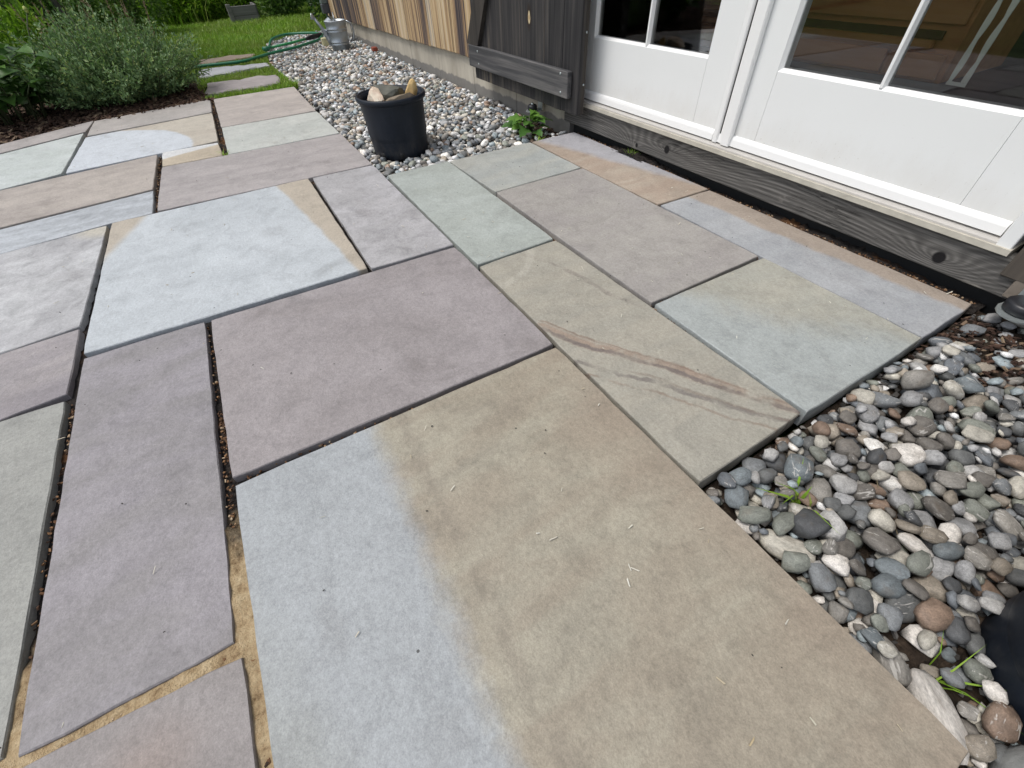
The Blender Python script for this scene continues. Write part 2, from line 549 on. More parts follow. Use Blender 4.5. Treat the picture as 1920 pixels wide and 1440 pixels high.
M['wandgreen'] = mat_plain('bright_green_stick', (0.03, 0.30, 0.10), 0.4)
M['box'] = mat_plain('grey_green_box', (0.15, 0.19, 0.18), 0.5)
M['boxlow'] = mat_plain('dark_grey_box', (0.07, 0.08, 0.09), 0.5)
M['bark'] = mat_grain('grey_bark', [(0.3, (0.05, 0.05, 0.045)), (0.6, (0.16, 0.16, 0.15)), (0.8, (0.25, 0.24, 0.22))], 'z', 30, 3)
M['stem'] = mat_plain('plant_stem', (0.07, 0.09, 0.04), 0.7)
M['brownstem'] = mat_plain('dry_stem', (0.16, 0.11, 0.07), 0.8)
M['oldboard'] = mat_grain('planter_boards', [(0.3, (0.11, 0.11, 0.115)), (0.6, (0.26, 0.25, 0.25)), (0.8, (0.48, 0.44, 0.41))], 'y', 30, 1.5)
M['cream'] = mat_plain('cream_block', (0.56, 0.53, 0.32), 0.8, 0, 0.2, 14, 0.4, 60)
M['brick'] = mat_plain('red_brick', (0.24, 0.055, 0.03), 0.85, 0, 0.25, 20, 0.4, 60)
M['int_wall'] = mat_plain('interior_wall', (0.10, 0.09, 0.085), 0.8)
M['int_floor'] = mat_grain('interior_floorboards', [(0.3, (0.10, 0.09, 0.085)), (0.7, (0.2, 0.18, 0.17))], 'x', 14, 1.0, 0.5, 0.05, 0.1)
M['cab'] = mat_grain('cabinet_wood', [(0.3, (0.40, 0.17, 0.065)), (0.5, (0.55, 0.26, 0.105)), (0.7, (0.62, 0.33, 0.15))], 'x', 16, 1.2, 0.45, 0.05, 0.05)
M['cab_shade'] = mat_plain('cabinet_shade_paint', (0.10, 0.045, 0.02), 0.7)  # dark brown standing in for shade in the cabinet recess
M['lace'] = mat_plain('pale_trim', (0.75, 0.78, 0.70), 0.7)
M['clip'] = mat_leaf('dry_clippings', [(0, (0.55, 0.52, 0.42)), (0.6, (0.75, 0.73, 0.66)), (1, (0.45, 0.36, 0.22))], 0.8, 0.1)
M['speck'] = mat_plain('dark_specks', (0.03, 0.027, 0.025), 0.9)

# concrete foundation: board-formed, damp stain with an uneven upper edge
t = NT('foundation_concrete')
o = t.obj()
c = t.ramp(t.noise(t.mapping(o, (3, 3, 1.2)), 3.0, 6, 0.6), [(0.3, (0.36, 0.325, 0.27)), (0.7, (0.54, 0.50, 0.42))])
drip = t.noise(t.mapping(o, (40, 40, 2.0)), 1.0, 4, 0.6)
c = t.mix(t.math('MULTIPLY', t.smooth(drip, 0.55, 0.75), 0.35), c, (0.16, 0.15, 0.13, 1))
sx = t.n('SeparateXYZ')
t.link(o, sx.inputs[0])
zz = t.math('ADD', sx.outputs[2], t.math('MULTIPLY', t.math('SUBTRACT', t.noise(t.mapping(o, (1, 0, 0)), 9, 5, 0.6), 0.5), 0.07))
c = t.mix(t.math('SUBTRACT', 1.0, t.smooth(zz, 0.016, 0.028)), c, t.mix(t.noise(o, 20, 5), (0.17, 0.16, 0.15, 1), (0.26, 0.25, 0.23, 1)))
M['concrete'] = t.fin(c, 0.85, t.bump(t.noise(o, 60, 6, 0.65), 0.25, 0.004), 0, 0.3)

# barn shutter planks: tarred old wood, one with a pale knot
def mat_shutter(name, knots=()):
    t = NT(name)
    raw = t.obj()
    o = rand_offset(t, raw)
    sx = t.n('SeparateXYZ')
    t.link(raw, sx.inputs[0])
    n1 = t.noise(t.mapping(o, (55, 55, 1.3)), 1.0, 6, 0.65, 0.5)
    n2 = t.noise(t.mapping(o, (9, 9, 0.7)), 1.0, 4, 0.55, 0.6)
    v = t.math('ADD', t.math('MULTIPLY', n1, 0.5), t.math('MULTIPLY', n2, 0.5))
    c = t.ramp(v, [(0.34, (0.010, 0.010, 0.012)), (0.49, (0.036, 0.034, 0.035)), (0.58, (0.072, 0.065, 0.06)), (0.68, (0.19, 0.155, 0.115))])
    for (kx, kz, rx, rz) in knots:
        d = t.vmath('LENGTH', t.vmath('MULTIPLY', t.vmath('SUBTRACT', raw, (kx, 0, kz)), (1 / rx, 0, 1 / rz)))
        d = t.math('ADD', d, t.math('MULTIPLY', t.math('SUBTRACT', t.noise(o, 40, 4), 0.5), 0.6))
        c = t.mix(t.math('SUBTRACT', 1.0, t.smooth(d, 1.1, 2.2)), c, (0.03, 0.022, 0.018, 1))
        c = t.mix(t.math('SUBTRACT', 1.0, t.smooth(d, 0.7, 0.95)), c, (0.62, 0.50, 0.30, 1))
        c = t.mix(t.math('SUBTRACT', 1.0, t.smooth(d, 0.22, 0.4)), c, (0.28, 0.14, 0.05, 1))
    return t.fin(c, 0.75, t.bump(n1, 0.4, 0.004), 0, 0.35)


# sill beam: long grain that flows round two knots
t = NT('sill_beam_wood')
o = t.obj()
sx = t.n('SeparateXYZ')
t.link(o, sx.inputs[0])
zc = sx.outputs[2]
xc = sx.outputs[0]
warp = t.math('MULTIPLY', t.math('SUBTRACT', t.noise(t.mapping(o, (0.9, 1, 3)), 1.6, 2, 0.4), 0.5), 0.12)
zc2 = t.math('ADD', zc, warp)
KN = [(-1.405 + 3.5, 0.068, 0.014), (-0.351 + 3.5, 0.058, 0.015), (-1.589 + 3.5, 0.040, 0.008)]   # the beam's local frame starts at the house's base point
kd = None
for (kx, kz, kr) in KN:
    d = t.vmath('LENGTH', t.vmath('MULTIPLY', t.vmath('SUBTRACT', o, (kx, 0, kz)), (0.36, 0, 1)))
    d1 = t.vmath('LENGTH', t.vmath('MULTIPLY', t.vmath('SUBTRACT', o, (kx, 0, kz)), (1, 0, 0.9)))
    zc2 = t.math('ADD', zc2, t.math('MULTIPLY', t.math('POWER', 2.718, t.math('MULTIPLY', d, -22.0)), 0.10))
    k1 = t.math('SUBTRACT', 1.0, t.smooth(d1, kr * 0.8, kr * 1.25))
    kd = k1 if kd is None else t.math('MAXIMUM', kd, k1)
rings = t.math('SINE', t.math('MULTIPLY', t.math('ADD', zc2, t.math('MULTIPLY', t.noise(o, 6, 2), 0.006)), 560.0))
fine = t.noise(t.mapping(o, (4, 90, 130)), 1.0, 5, 0.7)
v = t.math('ADD', t.math('MULTIPLY', t.math('ADD', t.math('MULTIPLY', rings, 0.5), 0.5), 0.15), t.math('MULTIPLY', fine, 0.80))
c = t.ramp(v, [(0.25, (0.05, 0.048, 0.046)), (0.5, (0.12, 0.115, 0.108)), (0.75, (0.25, 0.24, 0.225))])
pale = t.noise(t.mapping(o, (7, 1, 16)), 1.0, 4, 0.6)
c = t.mix(t.math('MULTIPLY', t.smooth(pale, 0.62, 0.74), 0.55), c, (0.32, 0.30, 0.27, 1))
crk = t.noise(t.mapping(t.vmath('ADD', o, (3, 0, 1)), (2.2, 1, 70)), 1.0, 4, 0.6, 0.6)
cm = t.math('SUBTRACT', 1.0, t.smooth(t.math('ABSOLUTE', t.math('SUBTRACT', crk, 0.5)), 0.004, 0.014))
cm = t.math('MULTIPLY', cm, t.smooth(t.noise(t.mapping(o, (3, 1, 12)), 1.0, 3), 0.48, 0.6))
c = t.mix(t.math('MULTIPLY', cm, 0.85), c, (0.02, 0.019, 0.018, 1))
c = t.mix(kd, c, (0.012, 0.011, 0.012, 1))
M['beam'] = t.fin(c, 0.85, t.bump(t.math('SUBTRACT', v, t.math('MULTIPLY', cm, 0.8)), 0.6, 0.004), 0, 0.25)

# window glass: clear pane with a fresnel reflection
t = NT('window_glass')
gl = t.n('BsdfGlossy')
gl.inputs['Roughness'].default_value = 0.02
tr = t.n('BsdfTransparent')
tr.inputs['Color'].default_value = (0.93, 0.93, 0.92, 1)
fr = t.n('Fresnel')
fr.inputs['IOR'].default_value = 1.5
mx = t.n('MixShader')
t.link(fr.outputs[0], mx.inputs[0])
t.link(tr.outputs[0], mx.inputs[1])
t.link(gl.outputs[0], mx.inputs[2])
t.link(mx.outputs[0], t.out.inputs['Surface'])
M['glass'] = t.m

G1, G2 = (0.045, 0.10, 0.018), (0.11, 0.20, 0.035)
M['grass'] = mat_leaf('lawn_grass', [(0, (0.13, 0.26, 0.022)), (0.5, (0.23, 0.43, 0.035)), (0.85, (0.32, 0.52, 0.055)), (1, (0.42, 0.47, 0.14))], 0.5, 0.35)
_t = M['grass'].node_tree
_b = next(n for n in _t.nodes if n.type == 'BSDF_PRINCIPLED')
_tr = next(n for n in _t.nodes if n.type == 'BSDF_TRANSLUCENT')
_tc = _t.nodes.new('ShaderNodeTexCoord')
_no = _t.nodes.new('ShaderNodeTexNoise')
_no.inputs['Scale'].default_value = 1.6
_no.inputs['Detail'].default_value = 5
_t.links.new(_tc.outputs['Object'], _no.inputs['Vector'])
_mr = _t.nodes.new('ShaderNodeMapRange')
_mr.inputs[1].default_value, _mr.inputs[2].default_value = 0.42, 0.68
_mr.inputs[3].default_value, _mr.inputs[4].default_value = 0.0, 0.55
_t.links.new(_no.outputs['Fac'], _mr.inputs[0])
_src = _b.inputs['Base Color'].links[0].from_socket
_mx = _t.nodes.new('ShaderNodeMix')
_mx.data_type = 'RGBA'
_mx.inputs[7].default_value = (0.24, 0.27, 0.07, 1)
_t.links.new(_mr.outputs[0], _mx.inputs[0])
_t.links.new(_src, _mx.inputs[6])
_t.links.new(_mx.outputs[2], _b.inputs['Base Color'])
_t.links.new(_mx.outputs[2], _tr.inputs['Color'])
M['greygreen'] = mat_leaf('grey_green_leaves', [(0, (0.09, 0.165, 0.07)), (0.5, (0.17, 0.275, 0.12)), (0.85, (0.26, 0.38, 0.19)), (1, (0.36, 0.42, 0.16))], 0.6, 0.25)
M['darkleaf'] = mat_leaf('dark_green_leaves', [(0, (0.022, 0.055, 0.016)), (0.5, (0.045, 0.10, 0.026)), (0.85, (0.08, 0.17, 0.04)), (1, (0.14, 0.2, 0.06))], 0.45, 0.25)
M['midleaf'] = mat_leaf('mid_green_leaves', [(0, (0.07, 0.15, 0.035)), (0.5, (0.14, 0.25, 0.055)), (0.85, (0.20, 0.33, 0.075)), (1, (0.27, 0.34, 0.12))], 0.5, 0.3)
M['brightleaf'] = mat_leaf('bright_green_leaves', [(0, (0.09, 0.19, 0.02)), (0.5, (0.17, 0.31, 0.03)), (0.85, (0.27, 0.42, 0.05)), (1, (0.38, 0.46, 0.12))], 0.5, 0.4)
M['plume'] = mat_leaf('dry_seed_heads', [(0, (0.14, 0.10, 0.06)), (0.5, (0.24, 0.19, 0.12)), (1, (0.33, 0.3, 0.18))], 0.8, 0.15)
t = NT('broad_leaf')
o = t.obj()
oi = t.n('ObjectInfo').outputs['Random']
c = t.ramp(oi, [(0, (0.045, 0.13, 0.025)), (0.5, (0.085, 0.21, 0.035)), (1, (0.16, 0.32, 0.05))])
c = t.mix(t.math('MULTIPLY', t.noise(o, 40, 4), 0.3), c, (0.14, 0.24, 0.06, 1))
t.fin(c, 0.42, t.bump(t.noise(o, 60, 3), 0.2, 0.002), 0, 0.4)
tr = t.n('BsdfTranslucent')
tr.inputs['Color'].default_value = (0.10, 0.22, 0.03, 1)
mx = t.n('MixShader')
mx.inputs[0].default_value = 0.22
t.link(t.b.outputs[0], mx.inputs[1])
t.link(tr.outputs[0], mx.inputs[2])
t.link(mx.outputs[0], t.out.inputs['Surface'])
M['broad'] = t.m


def mat_rock(name, a, b, c3=None, scale=14):
    t = NT(name)
    o = t.obj()
    n = t.noise(o, scale, 7, 0.65, 0.6)
    st = [(0.3, a), (0.6, b)]
    if c3: st.append((0.75, c3))
    c = t.ramp(n, st)
    nb = t.bump(t.noise(o, 60, 6, 0.7), 0.5, 0.005)
    return t.fin(c, 0.75, nb, 0, 0.35)


# ------------------------------------------------------------------ ground, lawn, beds
def quad_grid(corners, nx, ny, zf):
    """bilinear grid over 4 corners (a,b,c,d counter-clockwise)"""
    a, b, c, d = [np.array(p, float) for p in corners]
    u = np.linspace(0, 1, nx + 1)
    v = np.linspace(0, 1, ny + 1)
    U, W = np.meshgrid(u, v)
    P = a * ((1 - U) * (1 - W))[..., None] + b * (U * (1 - W))[..., None] + c * (U * W)[..., None] + d * ((1 - U) * W)[..., None]
    P = P.reshape(-1, 2)
    Z = zf(P[:, 0], P[:, 1])
    V = np.column_stack([P, Z])
    i = np.arange(ny)[:, None] * (nx + 1) + np.arange(nx)[None, :]
    F = np.stack([i, i + 1, i + nx + 2, i + nx + 1], -1).reshape(-1, 4)
    return V, F


def joinVF(parts):
    V, F, n = [], [], 0
    for v, f in parts:
        V.append(v)
        F.append(f + n)
        n += len(v)
    return np.vstack(V), np.vstack(F)


V, F = quad_grid([(-70, -70), (70, -70), (70, 70), (-70, 70)], 40, 40, lambda x, y: np.full_like(x, -0.16))
np_mesh('ground', V, F, M['ground'], kind='structure')


def lawn_z(x, y):
    return -0.028 + 0.012 * np.sin(x * 1.3 + y) - 0.03 * np.clip((-x - 7.5) / 4, 0, 1)


V, F = quad_grid([(-24, -9), (-4.30, -9), (-4.30, 0.47), (-24, 0.47)], 60, 30, lawn_z)
V2, F2 = quad_grid([(-24, 0.47), (-7.0, 0.47), (-7.62, 6), (-24, 6)], 40, 20, lawn_z)
V3, F3 = quad_grid([(-7.0, 0.47), (-5.2, 0.47), (-6.35, 0.62), (-7.05, 0.8)], 8, 4, lawn_z)
lawnV, lawnF = joinVF([(V, F), (V2, F2)])
np_mesh('lawn', lawnV, lawnF, M['ground'], kind='structure')
V, F = quad_grid([(-30, -12), (8, -12), (8, -1.9), (-4.2, -1.9)], 40, 16, lambda x, y: np.full_like(x, -0.06))
np_mesh('side_lawn', V, F, M['ground'], kind='structure')
V, F = quad_grid([(-6.3, -4.0), (-3.72, -1.9), (-4.2, -0.02), (-5.35, -0.2)], 60, 60,
                 lambda x, y: -0.012 + 0.012 * np.sin(9 * x) * np.cos(11 * y) + 0.006 * rng.standard_normal(len(x)) - 0.02 * np.clip((x + 4.4) / 0.3, 0, 1))
mulch_bed = np_mesh('mulch_bed', V, F, M['soil'], kind='structure')


def chips(n, xy, zf, ln, wd, th):
    """small tumbled flakes (8 verts, 6 quads)"""
    base = np.array([(x, y, z) for z in (-1, 1) for y in (-1, 1) for x in (-1, 1)], float) * 0.5
    fq = np.array([(0, 2, 3, 1), (4, 5, 7, 6), (0, 1, 5, 4), (2, 6, 7, 3), (0, 4, 6, 2), (1, 3, 7, 5)])
    P = xy(n)
    n = len(P)
    L = ln * rng.uniform(0.4, 1.4, n)
    Wd = wd * rng.uniform(0.5, 1.4, n)
    T = th * rng.uniform(0.6, 1.4, n)
    B = base[None] * np.stack([L, Wd, T], -1)[:, None, :]
    B = B * (1 + 0.25 * rng.standard_normal(B.shape))
    yaw = rng.uniform(0, 2 * np.pi, n)
    ti = rng.normal(0, 0.3, n)
    cy, sy, ct, st = np.cos(yaw), np.sin(yaw), np.cos(ti), np.sin(ti)
    x = B[..., 0] * ct[:, None] - B[..., 2] * st[:, None]
    z = B[..., 0] * st[:, None] + B[..., 2] * ct[:, None]
    y = B[..., 1]
    X = x * cy[:, None] - y * sy[:, None] + P[:, 0:1]
    Y = x * sy[:, None] + y * cy[:, None] + P[:, 1:2]
    Zb = zf(P[:, 0], P[:, 1])
    V = np.stack([X, Y, z + Zb[:, None]], -1).reshape(-1, 3)
    F = (fq[None] + (np.arange(n) * 8)[:, None, None]).reshape(-1, 4)
    return V, F


def in_quad(corners):
    a, b, c, d = [np.array(p, float) for p in corners]
    def f(n):
        u, w = rng.random(n)[:, None], rng.random(n)[:, None]
        return a * (1 - u) * (1 - w) + b * u * (1 - w) + c * u * w + d * (1 - u) * w
    return f


V, F = chips(5200, in_quad([(-5.2, -2.6), (-3.84, -1.75), (-4.24, -0.1), (-5.1, -0.25)]), lambda x, y: 0.004 - 0.02 * np.clip((x + 4.4) / 0.3, 0, 1), 0.045, 0.013, 0.006)
np_mesh('mulch', V, F, M['mulch'], mulch_bed, 'stuff')

# ------------------------------------------------------------------ patio of bluestone
bed = joinVF([
    quad_grid([(-3.62, -1.72), (-1.35, -1.72), (-1.35, 0.472), (-4.24, 0.472)], 120, 90, lambda x, y: -0.019 + 0.003 * rng.standard_normal(len(x))),
    quad_grid([(-1.35, -1.72), (0.84, -1.72), (0.84, -0.265), (-1.35, -0.265)], 110, 70, lambda x, y: np.where((x + 0.27) ** 2 * 0.8 + (y + 0.40) ** 2 < 0.085, -0.0065, -0.017) + 0.0018 * rng.standard_normal(len(x))),
    quad_grid([(-1.35, -0.265), (0.235, -0.265), (0.235, 0.480), (-1.35, 0.472)], 100, 50, lambda x, y: np.where((x + 0.27) ** 2 * 0.8 + (y + 0.40) ** 2 < 0.085, -0.0065, -0.017) + 0.0018 * rng.standard_normal(len(x))),
    quad_grid([(-2.05, 1.506), (-0.20, 1.492), (-0.20, 1.586), (-2.05, 1.586)], 140, 8, lambda x, y: -0.020 + 0.004 * rng.standard_normal(len(x)) + 0.006 * np.sin(x * 7) + 0.02 * np.exp(-((x + 1.6) / 0.12) ** 2)),
    quad_grid([(-2.04, 0.464), (-0.21, 0.464), (-0.215, 1.50), (-2.04, 1.515)], 100, 60, lambda x, y: -0.0195 + 0.002 * rng.standard_normal(len(x))),
])
patio = np_mesh('patio', bed[0], bed[1], M['joint'], kind='structure')


def ext(p, q, y):
    s = (q[0] - p[0]) / (q[1] - p[1])
    return (q[0] + (y - q[1]) * s, y)


def flag(poly, mat, dz=0.0, name='flagstone', label=None, lip=0.0016, tiltx=0.0, tilty=0.0):
    P = [np.array(p, float) for p in poly]
    c = sum(P) / len(P)
    ring = []
    area = sum(P[i][0] * P[(i + 1) % len(P)][1] - P[(i + 1) % len(P)][0] * P[i][1] for i in range(len(P)))
    if area < 0:
        P = P[::-1]
    n = len(P)
    for i in range(n):
        a, b = P[i], P[(i + 1) % n]
        L = np.linalg.norm(b - a)
        k = max(2, int(L / 0.045))
        d = (b - a) / L
        nn = np.array([d[1], -d[0]])
        for j in range(k):
            s = j / k
            q = a + (b - a) * s
            if j:
                q = q + nn * random.gauss(0, 0.0006)
            else:                                      # slightly rounded corner
                q = q + (P[i - 1] - a) / np.linalg.norm(P[i - 1] - a) * 0.0018 + d * 0.0018
            ring.append(q)
    m = len(ring)
    mb = MB()
    rr = np.array(ring)
    top = []
    for q in rr:
        v = (c - q)
        top.append(q + v / np.linalg.norm(v) * (lip + random.random() * 0.0010))
    zt = lambda q: dz + (q[0] - c[0]) * tiltx + (q[1] - c[1]) * tilty
    vs = [(q[0], q[1], -0.045) for q in rr] + [(q[0], q[1], zt(q) - 0.002 - random.random() * 0.001) for q in rr] + [(q[0], q[1], zt(q)) for q in top]
    fs = []
    for i in range(m):
        j = (i + 1) % m
        fs.append((i, j, m + j, m + i))
        fs.append((m + i, m + j, 2 * m + j, 2 * m + i))
    fs.append(tuple(range(2 * m, 3 * m)))
    mb.add([(x - c[0], y - c[1], z) for x, y, z in vs], fs)
    o = mb.build(name, mat)
    o.parent = patio
    o.location = (c[0], c[1], 0)
    if label:
        o['label'] = label
    return o, c


def ctr(poly):
    return sum(np.array(p, float) for p in poly) / len(poly)


K = 1.0
def L3(r, g, b, k=1.0):
    c = lin(r, g, b, K * k)
    m = 0.3 * c[0] + 0.59 * c[1] + 0.11 * c[2]
    return tuple(m + (x - m) * 0.64 for x in c[:3]) + (1,)


TAN = L3(182, 166, 140)
Y0, Y1 = -1.70, -1.25
S = {}
S[1] = [(-4.172, -.819), (-3.891, -.840), ext((-3.891, -.84), (-3.713, -1.228), Y0), ext((-4.172, -.819), (-3.923, -1.268), Y0)]
S[2] = [(-3.853, -.842), (-3.063, -.858), ext((-3.063, -.858), (-2.99, -1.091), Y0), ext((-3.853, -.842), (-3.675, -1.221), Y0)]
S[3] = [(-4.156, -.818), (-4.269, -.111), (-3.859, -.125), (-3.774, -.823)]
S[4] = [(-3.738, -.825), (-3.832, -.124), (-3.134, -.137), (-3.061, -.845)]
S[5] = [(-4.26, -.090), (-4.254, .479), (-3.421, .469), (-3.42, -.100)]
S[6] = [(-3.405, -.098), (-3.398, .469), (-2.834, .475), (-2.844, -.110)]
S[7] = [(-3.110, -.416), (-3.101, -.140), (-2.846, -.134), (-2.858, -.416)]
S[8] = [(-2.845, -.417), (-2.818, .477), (-2.233, .481), (-2.252, -.432)]
S[9] = [(-3.081, -.437), (-2.534, -.450), ext((-2.534, -.446), (-2.461, -.990), Y0), ext((-3.081, -.433), (-2.973, -1.088), Y0)]
S[10] = [(-2.519, -.447), (-2.238, -.447), (-2.234, -.593), ext((-2.234, -.593), (-2.177, -.936), Y0), ext((-2.519, -.445), (-2.442, -.987), Y0)]
S[11] = [(-2.217, -.604), (-1.471, -.617), ext((-1.471, -.613), (-1.449, -.798), Y1), ext((-2.217, -.598), (-2.172, -.935), Y1)]
S[12] = [(-2.221, -.588), (-2.223, .179), (-1.306, .181), (-1.312, -.594)]
S[13] = [(-2.226, .196), (-2.218, .479), (-1.293, .481), (-1.302, .191)]
S[14] = [(-1.289, -.286), (-1.277, .478), (-.677, .480), (-.683, -.284)]
S[15] = [(-1.298, -.594), (-1.296, -.301), (-.366, -.308), (-.368, -.577)]
S[16] = [(-1.460, -.617), (-1.158, -.612), ext((-1.158, -.612), (-1.143, -.740), Y1), ext((-1.46, -.617), (-1.446, -.797), Y1)]
S[17] = [(-1.135, -.613), (-.378, -.592), (-.372, Y1), ext((-1.135, -.613), (-1.137, -.739), -.74), (-1.137, -.739)][:3] + [(-1.075, Y1), (-1.137, -.739)]
S[18] = [(-.356, -.575), (-.342, -.299), (.240, -.290), (.240, -.580)]
S[19] = [(-.664, -.281), (-.666, .479), (.240, .487), (.240, -.276)]
S[20] = [(-2.048, .493), (-2.047, .795), (-1.135, .786), (-1.130, .490)]
S[21] = [(-2.044, .801), (-2.042, 1.250), (-1.611, 1.253), (-1.602, .811)]
S[22] = [(-1.594, .809), (-1.598, 1.251), (-.680, 1.253), (-.675, .807)]
S[23] = [(-1.120, .490), (-1.126, .789), (-.211, .800), (-.201, .491)]
S[24] = [(-.664, .806), (-.664, 1.252), (-.207, 1.248), (-.204, .806)]
S[25] = [(-2.044, 1.261), (-2.038, 1.520), (-1.128, 1.522), (-1.136, 1.262)]
S[26] = [(-1.125, 1.263), (-1.117, 1.513), (-.213, 1.503), (-.208, 1.256)]
# the patio goes on beyond the frame
S[27] = [(-2.045, -1.27), (-1.41, -1.27), (-1.35, -1.70), (-1.99, -1.70)]
S[28] = [(-1.40, -1.27), (-.375, -1.27), (-.37, -1.70), (-1.34, -1.70)]
S[29] = [(-.36, -.59), (.24, -.59), (.24, -1.15), (-.355, -1.15)]
S[30] = [(.252, -.29), (.84, -.29), (.84, -1.15), (.252, -1.15)]
S[31] = [(-.355, -1.165), (.84, -1.165), (.84, -1.70), (-.355, -1.70)]


def loc(i, p):
    c = ctr(S[i])
    return (p[0] - c[0], p[1] - c[1])


